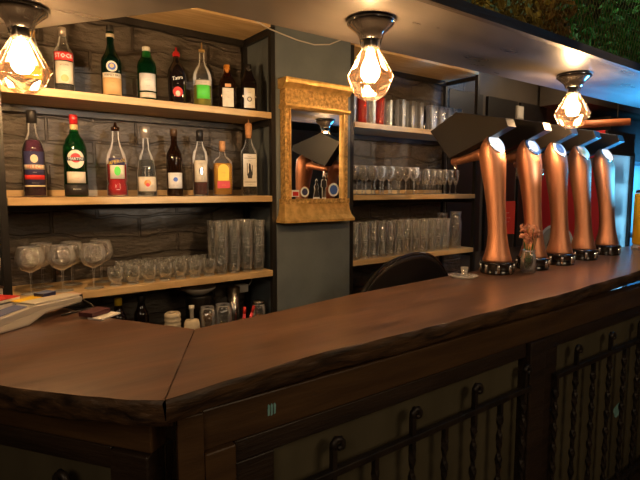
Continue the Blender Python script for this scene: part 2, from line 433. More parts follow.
obj('rear_board', bm, 'dark_beam', can)
def mesh_run(bm, p, q, z0, z1, cw=0.026, ch=0.05, wd=0.0034):
    p = Vector((p[0], p[1], 0)); q = Vector((q[0], q[1], 0)); L = (q - p).length; d = (q - p) / L; n = Vector((-d.y, d.x, 0))
    nx = int(L / cw); nz = int((z1 - z0) / ch)
    for i in range(nx):
        for j in range(nz):
            c = p + d * (i + 0.5) * cw; zc = z0 + (j + 0.5) * ch
            T = [c + d * cw / 2 * a + Vector((0, 0, zc + ch / 2 * b)) for a, b in ((-1, 0), (0, 1), (1, 0), (0, -1))]
            for k in range(4):
                A, B = T[k], T[(k + 1) % 4]; s = d * wd * 0.5 + Vector((0, 0, 0))
                bm.faces.new([bm.verts.new(v) for v in (A - s, A + s + n * wd, B + s + n * wd, B - s)])
bm = bmesh.new(); mesh_run(bm, cf + Vector((0, -0.010)), (4.6, 0.973), 2.058, 2.52); mesh_run(bm, e1 - nL.xy * 0.010, cf - nL.xy * 0.010, 2.058, 2.52)
obj('wire_mesh', bm, 'mesh_metal', can)
def leaves(name, label, x0, x1, mat, n, seed):
    rnd = random.Random(seed); bm = bmesh.new()
    for _ in range(n):
        c = Vector((rnd.uniform(x0, x1), rnd.uniform(1.03, 1.22), 2.085 + abs(rnd.gauss(0, 0.17))))
        if c.z > 2.52: c.z = rnd.uniform(2.08, 2.5)
        R = Euler((rnd.uniform(-1.2, 1.2), rnd.uniform(-1.2, 1.2), rnd.uniform(0, 6.28))).to_matrix()
        L = rnd.uniform(0.03, 0.055)
        pts = [(-L / 2, 0, 0), (-L * .15, L * .22, .004), (L * .3, L * .14, .002), (L / 2, 0, -.006), (L * .3, -L * .14, .002), (-L * .15, -L * .22, .004)]
        bm.faces.new([bm.verts.new(c + R @ Vector(p)) for p in pts])
    tag(obj(name, bm, mat), label, 'foliage', None, 'stuff')
leaves('dry_foliage', 'yellowed dry leaves behind the mesh above the middle lamp', 0.75, 1.84, 'leaf_y', 1300, 1)
leaves('dry_foliage', 'rust brown dry leaves behind the mesh between yellow and green ones', 1.90, 2.08, 'leaf_o', 350, 2)
leaves('green_foliage', 'dark green leaves behind the mesh at the bar canopy right end', 2.09, 3.6, 'leaf_g', 1300, 3)

# ================================================================== ceiling lamps on the canopy
def lamp(loc, label, rz):
    t = thing('ceiling_lamp', label, 'lamp', loc, rz, 'amber glass lamps under the canopy')
    obj('mounting_plate', lt([(0.0, 0), (0.074, 0), (0.076, -0.008), (0.074, -0.016), (0.066, -0.022), (0.052, -0.034), (0.04, -0.046), (0.036, -0.06), (0.0, -0.062)], 40), 'black_gloss', t, True)
    obj('socket', lt([(0.0, -0.062), (0.022, -0.062), (0.024, -0.084), (0.018, -0.092), (0, -0.092)], 20), 'black_metal', t, True)
    for k in range(4):
        a = PI / 4 + k * PI / 2; ca, sa = math.cos(a), math.sin(a)
        obj('shade_arm', tb([(0.036 * ca, 0.036 * sa, -0.045), (0.031 * ca, 0.031 * sa, -0.07), (0.026 * ca, 0.026 * sa, -0.09)], 0.0022, 6), 'black_metal', t, True)
    n = 8; prof = [(0.026, -0.082), (0.026, -0.088), (0.0765, -0.178), (0.054, -0.226), (0.030, -0.243), (0.0, -0.246)]
    obj('glass_shade', lt(prof, n, caps=False), 'amber_glass', t)
    rim = bmesh.new()
    for k in range(n):
        a = 2 * PI * (k + .5) / n; b = 2 * PI * (k + 1.5) / n
        for i in (2, 3):
            r, z = prof[i]; tube(rim, [(r * math.cos(a), r * math.sin(a), z), (r * math.cos(b), r * math.sin(b), z)], 0.0012, 5)
        tube(rim, [(prof[1][0] * math.cos(a), prof[1][0] * math.sin(a), prof[1][1]), (prof[2][0] * math.cos(a), prof[2][0] * math.sin(a), prof[2][1]), (prof[3][0] * math.cos(a), prof[3][0] * math.sin(a), prof[3][1])], 0.0011, 5)
    obj('shade_edge', rim, 'amber_glass', t)
    b = obj('bulb', lt([(0.0, -0.092), (0.011, -0.094), (0.014, -0.112), (0.024, -0.135), (0.030, -0.155), (0.028, -0.172), (0.018, -0.186), (0, -0.191)], 20), 'bulb', t, True)
    return t
lp = lamp((1.106, 1.20, 2.03), 'lit amber glass lamp hanging in front of the gilt mirror corner', 0.1)
dup(lp, (0.215, 1.735, 2.03), 'lit amber glass lamp over the card terminal corner, before the vodka bottle', 0.3)
dup(lp, (2.356, 1.18, 2.03), 'lit amber glass lamp hanging above the copper beer taps', 0.2)

# ================================================================== back bar shelving
def shelf_unit(name, label, x0, x1):
    t = thing(name, label, 'shelves', (x0, 2.15, 0))
    W = x1 - x0
    p = 0.024
    for (px, py) in ((0, 0), (W - p, 0), (0, 0.275), (W - p, 0.275)):
        obj('post', bx(px, px + p, py, py + p, 0, 2.29), 'black_metal', t)
    for z in (1.85, 1.442, 1.065, 2.285):
        m = bmesh.new()
        for py in (0.005,): box(m, p, W - p, 0.27, 0.295, z - 0.03, z)
        for px in (0.0, W - p): box(m, px + 0.003, px + p - 0.003, p, 0.275, z - 0.03, z - 0.004)
        obj('cross_rail', m, 'black_metal', t)
        b = obj('shelf_board', bx(p + .001, W - p - 0.001, -0.004, 0.30, z, z + 0.03), 'pine', t, bevel=0.002)
    obj('rear_batten', bx(p + .001, W - p - .001, 0.288, 0.304, 1.473, 1.50), 'pine', t)
    return t
shelf_unit('wall_shelving', 'pine shelves in a black metal frame holding the spirit bottles', 0.168, 1.348)
shelf_unit('wall_shelving', 'pine shelves in a black metal frame right of the gilt mirror, full of glasses', 1.837, 3.005)
bw = thing('back_worktop', 'dark low worktop under the wall shelves behind the bar', 'worktop', (0.2, 2.1, 0))
obj('top', bx(0.035, 1.10, -0.06, 0.30, 0.77, 0.80), 'frame_wood', bw); obj('cabinet_body', bx(0.035, 1.10, -0.03, 0.045, 0.0, 0.77), 'black_matte', bw)
bw = thing('back_worktop', 'dark low worktop below the shelves of stacked tumblers right of the mirror', 'worktop', (1.84, 2.1, 0))
obj('top', bx(0.035, 1.13, -0.06, 0.30, 0.77, 0.80), 'frame_wood', bw); obj('cabinet_body', bx(0.035, 1.13, -0.03, 0.045, 0.0, 0.77), 'black_matte', bw)

# ================================================================== bottles
def yaw(x, y, k=0.75):
    """turn a front facing -y towards the guests' corner of the bar"""
    return -k * math.atan2(x, y)


def bottle(name, label, x, z, prof, gmat, liq=None, fill=0.6, cap=None, capmat='black', labs=(), sq=0.0, ax=1.0, ay=1.0, y=2.24, rz=None, group='spirit bottles on the wall shelves'):
    t = thing(name, label, 'bottle', (x, y, z), yaw(x, y) if rz is None else rz, group)
    obj('glass_body', lt(prof, 28 if not sq else 32, sq=sq, ax=ax, ay=ay), gmat, t, True)
    if liq:
        H = prof[-1][1]; lp_ = [(0, 0.006)]
        for r, zz in prof:
            if zz < 0.004: continue
            if zz > fill * H: break
            lp_.append((max(0.001, r - 0.003), max(zz, 0.007)))
        # cut at the fill line
        for (r0, z0), (r1, z1) in zip(prof, prof[1:]):
            if z0 <= fill * H < z1:
                lp_.append((max(0.001, r0 + (r1 - r0) * (fill * H - z0) / (z1 - z0) - 0.003), fill * H)); break
        lp_.append((0, fill * H))
        obj('liquid', lt(lp_, 28 if not sq else 32, sq=sq, ax=ax, ay=ay), liq, t, True)
    if cap:
        obj('cap', lt(cap, 20), capmat, t, True)
    for L in labs: L(t)
    return t


def capP(r, z0, z1): return [(0, z0), (r, z0), (r, z1 - 0.002), (r - 0.002, z1), (0, z1)]


def lab(R, z0, z1, half, mat, name='label', sq=False, w=None):
    return lambda t: obj(name, sheet(R, z0, z1, half, sq=sq, w=w), mat, t, not sq)


def txt(s, size, R, z, mat, sq=False, x=0, slant=0, th=0.0011): return lambda t: lettering(s, size, R, z, mat, t, sq, x, slant, th)


def dsc(R, z, rad, mat, ax=1, az=1, th=0.0008, sq=False, name='emblem'):
    return lambda t: obj(name, disc_on(R, z, rad, ax, az, th, sq), mat, t)


S1, S2, S3 = 1.8805, 1.4725, 1.0955
def std(r, h, hs, rn=0.014, base=0.004):
    """straight body to hs, then shoulders and neck"""
    return [(0, 0), (r - 0.004, 0), (r, base), (r, hs), (r * 0.92, hs + r * 0.45), (r * 0.62, hs + r * 0.95), (rn * 1.25, hs + r * 1.45), (rn, hs + r * 1.9), (rn, h - 0.004), (rn + 0.002, h - 0.002), (rn, h)]

bottle('spirit_bottle', 'yellow labelled bottle half hidden behind the left lamp', 0.312, S1, std(0.034, 0.225, 0.13), 'glass', 'liq_clear', 0.6, capP(0.013, 0.2, 0.227), 'goldfoil', [lab(0.0345, 0.04, 0.12, 1.2, 'yellow')])
bottle('vodka_bottle', 'clear vodka bottle with red band and cream label on the top shelf', 0.42, S1, std(0.037, 0.25, 0.145, 0.013), 'glass', 'liq_clear', 0.5, capP(0.014, 0.225, 0.255), 'silver',
       [lab(0.0375, 0.035, 0.120, 1.0, 'cream'), lab(0.0378, 0.124, 0.156, 1.1, 'red'), txt('STOCK', 0.024, 0.0385, 0.140, 'white'), txt('VODKA', 0.010, 0.0378, 0.106, 'black'), txt('PRESTIGE', 0.008, 0.0378, 0.085, 'black'), dsc(0.0375, 0.055, 0.014, 'tan')])
bottle('bitter_bottle', 'tall dark green bottle with a tan label and round eagle seal', 0.60, S1, std(0.040, 0.285, 0.145, 0.014), 'dgreen_glass', 'liq_dark', 0.6, capP(0.015, 0.272, 0.298), 'black',
       [lab(0.0405, 0.012, 0.085, 1.1, 'tan'), lab(0.0407, 0.080, 0.100, 1.05, 'cream'), txt('FERNET BRA', 0.013, 0.0405, 0.090, 'black'), txt('BRANCA', 0.009, 0.0405, 0.066, 'red'), txt('MILANO', 0.006, 0.0405, 0.05, 'black'), dsc(0.0405, 0.125, 0.022, 'cream'), dsc(0.0405, 0.125, 0.015, 'blue', th=0.0016), dsc(0.0405, 0.127, 0.008, 'tan', th=0.0024), lab(0.0165, 0.248, 0.262, 3.1, 'cream', 'neck_band')])
bottle('gin_bottle', 'green gin bottle with white cap and white label', 0.748, S1, std(0.040, 0.225, 0.150, 0.015), 'green_glass', 'liq_clear', 0.55, capP(0.017, 0.195, 0.235), 'white',
       [lab(0.0405, 0.045, 0.118, 0.95, 'paper'), lab(0.0405, 0.016, 0.038, 0.95, 'cream'), txt('Gordons', 0.013, 0.0405, 0.09, 'black', slant=0.1), txt('LONDON DRY', 0.006, 0.0405, 0.066, 'red'), txt('GIN', 0.008, 0.0405, 0.027, 'black')])
bottle('liqueur_bottle', 'near black liqueur bottle with white script and red pourer', 0.882, S1, [(0, 0), (0.034, 0), (0.036, 0.005), (0.040, 0.08), (0.041, 0.13), (0.038, 0.155), (0.024, 0.18), (0.014, 0.195), (0.013, 0.225), (0, 0.226)], 'dark_glass', None, 0,
       [(0, 0.215), (0.015, 0.216), (0.017, 0.225), (0.013, 0.236), (0.005, 0.24), (0.004, 0.256), (0, 0.257)], 'red_cap',
       [txt('Tatra', 0.024, 0.0415, 0.115, 'white', slant=0.2), txt('TEA', 0.010, 0.0415, 0.092, 'white'), dsc(0.0405, 0.055, 0.022, 'red', 1.0, 1.0), dsc(0.0405, 0.048, 0.010, 'cream', 1, 1.2, 0.0018)])
bottle('liqueur_bottle', 'clear round-shouldered bottle with bright green label and metal pourer', 1.005, S1, [(0, 0), (0.040, 0), (0.043, 0.006), (0.043, 0.13), (0.040, 0.155), (0.029, 0.18), (0.017, 0.197), (0.012, 0.215), (0.012, 0.252), (0.014, 0.256), (0, 0.257)], 'glass', 'liq_yellow', 0.40,
       [(0, 0.255), (0.014, 0.256), (0.014, 0.266), (0.004, 0.27), (0.003, 0.298), (0, 0.299)], 'goldfoil',
       [lab(0.0435, 0.038, 0.105, 0.75, 'green_lab'), lab(0.0437, 0.100, 0.122, 0.95, 'cream'), txt('CHARTREUSE', 0.011, 0.0445, 0.111, 'black'), txt('LIQUEUR', 0.008, 0.0437, 0.06, 'blue')])
bottle('whisky_bottle', 'dark square whisky bottle with orange foil neck and cream label', 1.132, S1, std(0.041, 0.205, 0.120, 0.013), 'brown_glass', 'liq_brown', 0.6, capP(0.015, 0.165, 0.215), 'orange',
       [lab(0.0345, 0.015, 0.102, 0, 'cream', sq=True, w=0.026), txt('TULLAMORE', 0.007, 0.0345, 0.086, 'black', True), txt('DEW', 0.012, 0.0345, 0.06, 'black', True), lab(0.0350, 0.108, 0.122, 0, 'orange', 'neck_band', True, 0.014)], sq=0.7, ay=0.82, ax=0.95)
bottle('whiskey_bottle', 'black square whiskey bottle with white oval-marked label beside the post', 1.248, S1, std(0.043, 0.225, 0.135, 0.016), 'dark_glass', None, 0, capP(0.017, 0.19, 0.234), 'black',
       [lab(0.0375, 0.020, 0.115, 0, 'paper', sq=True, w=0.026), txt('No.7', 0.012, 0.0375, 0.095, 'black', True), dsc(0.0375, 0.062, 0.012, 'black', sq=True), dsc(0.0375, 0.062, 0.008, 'cream', sq=True, th=0.0014), txt('WHISKEY', 0.006, 0.0375, 0.033, 'black', True)], sq=0.7, ay=0.85, ax=0.92)
# middle shelf
bottle('aperitif_bottle', 'tall clear bottle with navy and red label and purple liquid', 0.297, S2, [(0, 0), (0.037, 0), (0.040, 0.004), (0.040, 0.178), (0.033, 0.205), (0.020, 0.235), (0.015, 0.25), (0.014, 0.29), (0, 0.291)], 'glass', 'liq_purple', 0.75, capP(0.018, 0.285, 0.333), 'black',
       [lab(0.0405, 0.040, 0.175, 1.0, 'navy'), lab(0.0409, 0.106, 0.124, 1.0, 'cream'), lab(0.0409, 0.068, 0.085, 1.0, 'red'), lab(0.0409, 0.040, 0.046, 1.0, 'cream'), txt('SELECT', 0.019, 0.0415, 0.115, 'red'), dsc(0.0405, 0.147, 0.013, 'cream', 1, 1.2), txt('APERITIVO', 0.009, 0.0405, 0.055, 'white'), txt('1920', 0.011, 0.0405, 0.096, 'white'), txt('LUXE', 0.015, 0.0395, 0.188, 'white')])
bottle('vermouth_bottle', 'green vermouth bottle with round white and red badge and red cap', 0.445, S2, [(0, 0), (0.040, 0), (0.044, 0.004), (0.045, 0.04), (0.043, 0.12), (0.0455, 0.165), (0.044, 0.20), (0.034, 0.228), (0.019, 0.252), (0.014, 0.275), (0.013, 0.30), (0, 0.301)], 'green_glass', 'liq_dark', 0.6, capP(0.0155, 0.292, 0.329), 'red_cap',
       [dsc(0.0455, 0.15, 0.037, 'cream', 0.9, 1), dsc(0.0455, 0.155, 0.019, 'red', 1, 1, 0.0015), lab(0.0473, 0.144, 0.158, 0.8, 'black', 'badge_band'), txt('MARTINI', 0.016, 0.0485, 0.151, 'white'), lab(0.0450, 0.055, 0.100, 0.85, 'cream'), txt('ROSSO', 0.012, 0.0455, 0.075, 'red'), lab(0.0452, 0.006, 0.05, 1.2, 'black'), txt('Vermouth', 0.013, 0.0462, 0.032, 'white'), lab(0.0150, 0.262, 0.290, 3.1, 'tan', 'neck_band')])
bottle('aperitif_bottle', 'bright red aperitif bottle with slanted yellow script and white label', 0.606, S2, [(0, 0), (0.040, 0), (0.042, 0.005), (0.041, 0.045), (0.038, 0.055), (0.041, 0.07), (0.041, 0.150), (0.036, 0.178), (0.021, 0.212), (0.014, 0.24), (0.014, 0.285), (0, 0.286)], 'glass', 'liq_red', 0.48, [(0, .275), (.017, .276), (.018, .29), (.008, .296), (.004, .312), (0, .313)], 'brown_glass',
       [lab(0.0415, 0.075, 0.135, 0.75, 'cream'), dsc(0.0415, 0.107, 0.013, 'green_lab', 1, 1.5), lab(0.0419, 0.132, 0.160, 0.85, 'navy'), txt('APEROL', 0.022, 0.0425, 0.146, 'yellow', slant=0.2), txt('1919', 0.012, 0.0412, 0.03, 'white'), txt('APERITIVO', 0.009, 0.0395, 0.174, 'white')])
bottle('grappa_bottle', 'clear bell-shaped bottle with cream cap and orange-marked white label', 0.732, S2, [(0, 0), (0.038, 0), (0.042, 0.005), (0.040, 0.09), (0.033, 0.15), (0.027, 0.175), (0.014, 0.205), (0.012, 0.265), (0, 0.266)], 'glass', 'liq_clear', 0.6, capP(0.019, 0.255, 0.303), 'silver',
       [lab(0.0425, 0.022, 0.085, 1.05, 'cream'), dsc(0.0435, 0.058, 0.014, 'orange'), dsc(0.0435, 0.05, 0.008, 'red', th=0.002), txt('Slivovica', 0.011, 0.036, 0.13, 'white'), txt('1821', 0.008, 0.0425, 0.033, 'red')])
bottle('wine_bottle', 'dark red wine bottle with plain white label', 0.86, S2, [(0, 0), (0.033, 0), (0.036, 0.005), (0.036, 0.165), (0.034, 0.19), (0.022, 0.215), (0.014, 0.235), (0.013, 0.295), (0, 0.296)], 'brown_glass', 'liq_dark', 0.62, capP(0.0155, 0.27, 0.302), 'brown_beam',
       [lab(0.0365, 0.035, 0.105, 1.0, 'paper'), dsc(0.0370, 0.075, 0.010, 'blue'), txt('vino rosso', 0.008, 0.0375, 0.05, 'black')])
bottle('wine_bottle', 'dark capped bottle with cream label and reddish brown liquid', 0.985, S2, [(0, 0), (0.032, 0), (0.035, 0.005), (0.035, 0.18), (0.031, 0.205), (0.020, 0.225), (0.014, 0.245), (0.013, 0.27), (0, 0.271)], 'glass', 'liq_brown', 0.55, capP(0.0165, 0.255, 0.306), 'black_matte',
       [lab(0.0355, 0.065, 0.165, 0.95, 'cream'), dsc(0.0360, 0.115, 0.012, 'steel', 0.8, 1.3), txt('San Zeno', 0.009, 0.0365, 0.15, 'black')])
bottle('rum_bottle', 'amber rum bottle with yellow arched label, red strip and cork', 1.10, S2, [(0, 0), (0.043, 0), (0.046, 0.005), (0.046, 0.14), (0.042, 0.165), (0.028, 0.182), (0.014, 0.19), (0.013, 0.215), (0, 0.216)], 'glass', 'liq_amber', 0.72, [(0, .212), (.012, .212), (.015, .225), (.015, .262), (0, .263)], 'cork',
       [lab(0.0365, 0.072, 0.125, 0, 'yellow', sq=True, w=0.026), dsc(0.0365, 0.125, 0.026, 'yellow', sq=True), lab(0.0372, 0.036, 0.07, 0, 'red', 'strip', True, 0.030), txt('HAVANA', 0.011, 0.0378, 0.11, 'black', True), txt('CLUB', 0.009, 0.0372, 0.095, 'black', True), txt('RESERVE', 0.010, 0.038, 0.052, 'yellow', True)], sq=0.5, ay=0.76)
def stag(t):
    bm = bmesh.new(); R = 0.0375
    for dx, z0, z1 in ((-0.013, 0.10, 0.16), (0.012, 0.10, 0.15)):
        box(bm, dx - 0.0015, dx + 0.0015, -R - 0.0012, -R - 0.0008, z0, z1)
    for z in (0.183, 0.066): box(bm, -0.028, 0.028, -R - 0.0012, -R - 0.0008, z, z + 0.002)
    vv = [(-0.010, 0.085), (0.010, 0.085), (0.012, 0.11), (0.005, 0.135), (0.003, 0.155), (-0.004, 0.16), (-0.007, 0.14), (-0.005, 0.12), (-0.013, 0.10)]
    bm.faces.new([bm.verts.new((x, -R - 0.0010, z)) for x, z in vv])
    obj('drawing', bm, 'black', t)
bottle('spirit_bottle', 'tall clear bottle with big white label of a black drawing and brown stopper', 1.245, S2, std(0.039, 0.30, 0.205, 0.014), 'glass', 'liq_clear', 0.7, [(0, .285), (.014, .285), (.016, .30), (.0185, .35), (.014, .358), (.003, .36), (.003, .378), (0, .379)], 'cork',
       [lab(0.0368, 0.045, 0.205, 0, 'paper', sq=True, w=0.033), stag, txt('AMARO', 0.012, 0.0374, 0.193, 'black', True), txt('LUCANO', 0.010, 0.0374, 0.055, 'black', True), txt('erbe', 0.014, 0.0374, 0.172, 'black', True)], sq=0.45, ay=0.92)

# ================================================================== glassware
def tumbler(r0, r1, h, mat='glass', seg=20, th=0.0022, base=0.008, sq=0.0):
    return lt([(0, 0), (r0 * 0.94, 0), (r0, 0.003), (r1, h), (r1 - th, h), (r0 - th + (r1 - r0) * base / h, base), (0, base - 0.001)], seg, sq=sq)
def first_of(name, label, cat, group, parts):
    t = thing(name, label, cat, (0, 0, -5), 0, group)
    for n, bm, mat, sm in parts: obj(n, bm, mat, t, sm)
    return t
def place(proto, used, loc, label, rz=0.0):
    if not used:
        proto.location = loc; proto['label'] = label; proto.rotation_euler = (0, 0, rz); used.append(1); return proto
    return dup(proto, loc, label, rz)
def one(name, bm, mat, cat, group, smooth=True):
    return tag(obj(name, bm, mat, None, smooth), 'x', cat, group)
# balloon wine glasses, bottom left shelf
wg = first_of('wine_glass', 'x', 'glass', 'large wine glasses on the bottom left shelf', [
    ('foot', lt([(0, 0), (0.038, 0), (0.038, 0.0015), (0.008, 0.005), (0, 0.006)], 28), 'glass', True),
    ('stem', lt([(0.005, 0.004), (0.0035, 0.03), (0.0035, 0.075), (0.006, 0.084)], 10), 'glass', True),
    ('bowl', lt([(0.0, 0.083), (0.010, 0.085), (0.035, 0.098), (0.050, 0.120), (0.052, 0.138), (0.047, 0.162), (0.040, 0.185), (0.0388, 0.185), (0.0458, 0.162), (0.0508, 0.138), (0.0488, 0.120), (0.034, 0.0995), (0.0, 0.0855)], 32), 'bowl', True)])
u = []
for x, y, l in ((0.262, 2.22, 'leftmost balloon wine glass, right beside the left shelf post'), (0.372, 2.21, 'second balloon wine glass from the left shelf post, front row'),
                (0.487, 2.20, 'big balloon wine glass at the front, last before the small tumblers'), (0.32, 2.35, 'balloon wine glass behind, seen between the two leftmost ones'),
                (0.432, 2.34, 'balloon wine glass behind, second in the rear row'), (0.548, 2.33, 'balloon wine glass behind, next to the small tumblers')):
    place(wg, u, (x, y, S3), l)
# small footed tumblers
st = one('small_tumbler', lt([(0, 0), (0.024, 0), (0.026, 0.003), (0.019, 0.012), (0.030, 0.035), (0.033, 0.055), (0.031, 0.080), (0.0295, 0.080), (0.031, 0.055), (0.028, 0.036), (0.012, 0.018), (0, 0.016)], 20), 'cut', 'glass', 'small tumblers on the bottom left shelf', False)
u = []
for k in range(7):
    place(st, u, (0.572 + k * 0.0710, 2.195, S3), f'{ORD[k]} low tumbler in the front row, counted rightward from the wine glasses')
for k in range(6):
    place(st, u, (0.63 + k * 0.0715, 2.278, S3), f'{ORD[k]} low tumbler in the middle row, counted rightward from the wine glasses')
for k in range(7):
    place(st, u, (0.645 + k * 0.0640, 2.358, S3), f'{ORD[k]} low tumbler in the rear row, counted rightward from the wine glasses')
# nested tumblers in towers
nt_ = one('stacked_tumbler', tumbler(0.0245, 0.0335, 0.088, base=0.012, seg=14), 'cut', 'glass', 'tumblers stacked in towers at the right end of the bottom left shelf', False)
u = []; lv = ['bottom', 'second', 'third', 'fourth', 'top']
for k in range(4):
    for j in range(5 if k != 1 else 5):
        place(nt_, u, (1.065 + k * 0.0685, 2.20, S3 + j * 0.0415), f'{lv[j]} tumbler of the {ORD[k]} front tower, left to right beside the pillar', k + j)
for k in range(4):
    for j in range(5):
        place(nt_, u, (1.075 + k * 0.0685, 2.30, S3 + j * 0.0415), f'{lv[j]} tumbler of the {ORD[k]} rear tower, left to right beside the pillar', k - j)
# right unit, top shelf
rt = one('cut_glass_tumbler', tumbler(0.026, 0.029, 0.165, seg=12), 'cut', 'glass', 'cut glasses on the top right shelf', False)
u = []
for x, y, l in ((1.93, 2.25, 'cut clear glass beside the gilt mirror, left of the red ones'), (2.075, 2.24, 'cut clear glass standing between the two red glasses'),
                (2.225, 2.25, 'cut clear glass right of the second red glass'), (2.15, 2.34, 'cut clear glass in the rear row behind the red glasses'), (2.292, 2.33, 'cut clear glass in the rear row nearest the tall plain glasses')):
    place(rt, u, (x, y, S1), l)
rt = one('red_glass_tumbler', tumbler(0.026, 0.029, 0.172, seg=12), 'red_glass', 'glass', 'red glasses on the top right shelf', False)
u = []; place(rt, u, (2.003, 2.24, S1), 'red cut glass nearer the gilt mirror on the top right shelf'); place(rt, u, (2.150, 2.245, S1), 'red cut glass farther from the gilt mirror on the top right shelf')
tl = one('tall_glass', tumbler(0.029, 0.034, 0.175), 'glass', 'glass', 'tall plain glasses on the top right shelf')
u = []
for k, (x, y) in enumerate(((2.32, 2.235), (2.405, 2.235), (2.49, 2.24), (2.37, 2.34), (2.46, 2.345))):
    place(tl, u, (x, y, S1), ('front row' if k < 3 else 'rear row') + ' tall plain glass, ' + ORD[k if k < 3 else k - 3] + ' after the red and cut glasses')
bt = thing('tall_bottle', 'slim dark upright bottle standing right of the tall plain glasses', 'bottle', (2.556, 2.25, S1)); obj('glass_body', lt([(0, 0), (0.012, 0), (0.013, 0.004), (0.013, 0.12), (0.008, 0.14), (0.008, 0.165), (0, 0.166)], 16), 'dark_glass', bt, True)
rp = one('hammered_glass', tumbler(0.036, 0.039, 0.170, seg=24, sq=0.2), 'ripple', 'glass', 'hammered glasses on the top right shelf')
u = []
for k in range(4): place(rp, u, (2.615 + k * 0.088, 2.25, S1), f'{ORD[k]} wide hammered glass, counted rightward from the slim dark bottle')
# middle right shelf: goblets and flutes
gb = first_of('goblet', 'x', 'glass', 'stemmed goblets on the middle right shelf', [
    ('foot', lt([(0, 0), (0.030, 0), (0.030, 0.002), (0.007, 0.005), (0, 0.006)], 24), 'glass', True),
    ('stem', lt([(0.0045, 0.004), (0.0035, 0.03), (0.0045, 0.06), (0.0035, 0.075), (0.005, 0.085)], 10), 'cut', True),
    ('bowl', lt([(0.0, 0.084), (0.012, 0.088), (0.027, 0.108), (0.033, 0.135), (0.0335, 0.172), (0.0320, 0.172), (0.0315, 0.135), (0.0257, 0.110), (0.0, 0.088)], 24), 'bowl', True)])
u = []
for k in range(8): place(gb, u, (1.92 + k * 0.0745, 2.225, S2), f'{ORD[k]} stemmed goblet in the front row, counted from the gilt mirror')
for k in range(7): place(gb, u, (1.96 + k * 0.0745, 2.320, S2), f'{ORD[k]} stemmed goblet in the rear row, counted from the gilt mirror')
fl = first_of('flute', 'x', 'glass', 'champagne flutes on the middle right shelf', [
    ('foot', lt([(0, 0), (0.024, 0), (0.024, 0.002), (0.006, 0.005), (0, 0.006)], 20), 'glass', True),
    ('stem', lt([(0.004, 0.004), (0.003, 0.03), (0.004, 0.055), (0.006, 0.062)], 10), 'glass', True),
    ('bowl', lt([(0.0, 0.06), (0.010, 0.066), (0.019, 0.10), (0.022, 0.165), (0.0208, 0.165), (0.0175, 0.10), (0.0, 0.066)], 20), 'bowl', True)])
u = []
for k in range(6): place(fl, u, (2.565 + k * 0.060, 2.225, S2), f'{ORD[k]} slim flute after the goblets, counted toward the shelf post')
for k in range(5): place(fl, u, (2.585 + k * 0.060, 2.320, S2), f'{ORD[k]} slim flute in the rear row behind the front flutes')
# bottom right shelf
bg = one('beer_tumbler', tumbler(0.027, 0.0355, 0.118, base=0.014, seg=12), 'cut', 'glass', 'beer tumblers stacked two high on the bottom right shelf', False)
u = []
for k in range(12):
    for j in range(2):
        place(bg, u, (1.925 + k * 0.0735, 2.20, S3 + j * 0.094), f'{"lower" if j == 0 else "upper"} beer tumbler of the {ORD[k]} front pair, counted from the grey pillar', k)
for k in range(12):
    for j in range(2):
        place(bg, u, (1.915 + k * 0.0735, 2.29, S3 + j * 0.094), f'{"lower" if j == 0 else "upper"} beer tumbler of the {ORD[k]} rear pair, counted from the grey pillar', k + .3)
def jug(x, y, z, label, h=0.255):
    t = thing('glass_jug', label, 'jug', (x, y, z), 0.3, 'glass jugs by the right shelf post')
    obj('body', lt([(0, 0), (0.038, 0), (0.04, 0.004), (0.042, h * 0.7), (0.034, h * 0.86), (0.040, h), (0.038, h), (0.032, h * 0.86), (0.039, h * 0.7), (0.037, 0.012), (0, 0.011)], 24), 'ripple', t, True)
    obj('handle', tb([(0.040, 0, h * .8), (0.062, 0, h * .75), (0.066, 0, h * .5), (0.055, 0, h * .28), (0.041, 0, h * .2)], 0.005, 8), 'glass', t, True)
    return t
jug(2.875, 2.225, S3, 'tall ribbed glass jug just left of the right shelf post'); jug(2.88, 2.345, S3, 'tall ribbed glass jug in the back, behind the other jug', 0.24)

# ================================================================== items on the low worktop
LW = 0.8005
t = thing('bowl_stack_stand', 'round lidded steamer pot under the left shelf, pale rim showing', 'pot', (0.985, 2.30, LW))
obj('body', lt([(0, 0), (0.055, 0), (0.06, 0.01), (0.066, 0.175), (0.070, 0.185), (0, 0.186)], 32), 'black_matte', t, True)
b = thing('white_bowl', 'wide pale bowl sitting upon the dark pot under the shelf', 'bowl', (0.985, 2.30, LW + 0.1862))
obj('body', lt([(0, 0), (0.035, 0), (0.055, 0.012), (0.083, 0.030), (0.088, 0.040), (0.085, 0.040), (0.05, 0.018), (0, 0.012)], 36), 'porcelain', b, True)
t = thing('paper_roll', 'beige ribbed roll of coasters beside the white brush pot', 'roll', (0.815, 2.20, LW))
prof = [(0, 0)]
for k in range(7): prof += [(0.036, k * 0.02 + 0.001), (0.037, k * 0.02 + 0.010), (0.034, k * 0.02 + 0.019)]
obj('body', lt(prof + [(0.03, 0.142), (0.012, 0.142), (0.012, 0.13), (0, 0.13)], 28), 'cream', t, True)
t = thing('dispenser', 'small white dispenser bottle standing beside the beige roll', 'dispenser', (0.895, 2.17, LW))
obj('body', lt([(0, 0), (0.036, 0), (0.036, 0.085), (0.03, 0.10), (0.012, 0.105), (0.0, 0.106)], 24), 'cream', t, True)
obj('pump', lt([(0.009, 0.1055), (0.009, 0.15), (0.013, 0.152), (0.013, 0.168), (0, 0.169)], 16), 'paper', t, True)
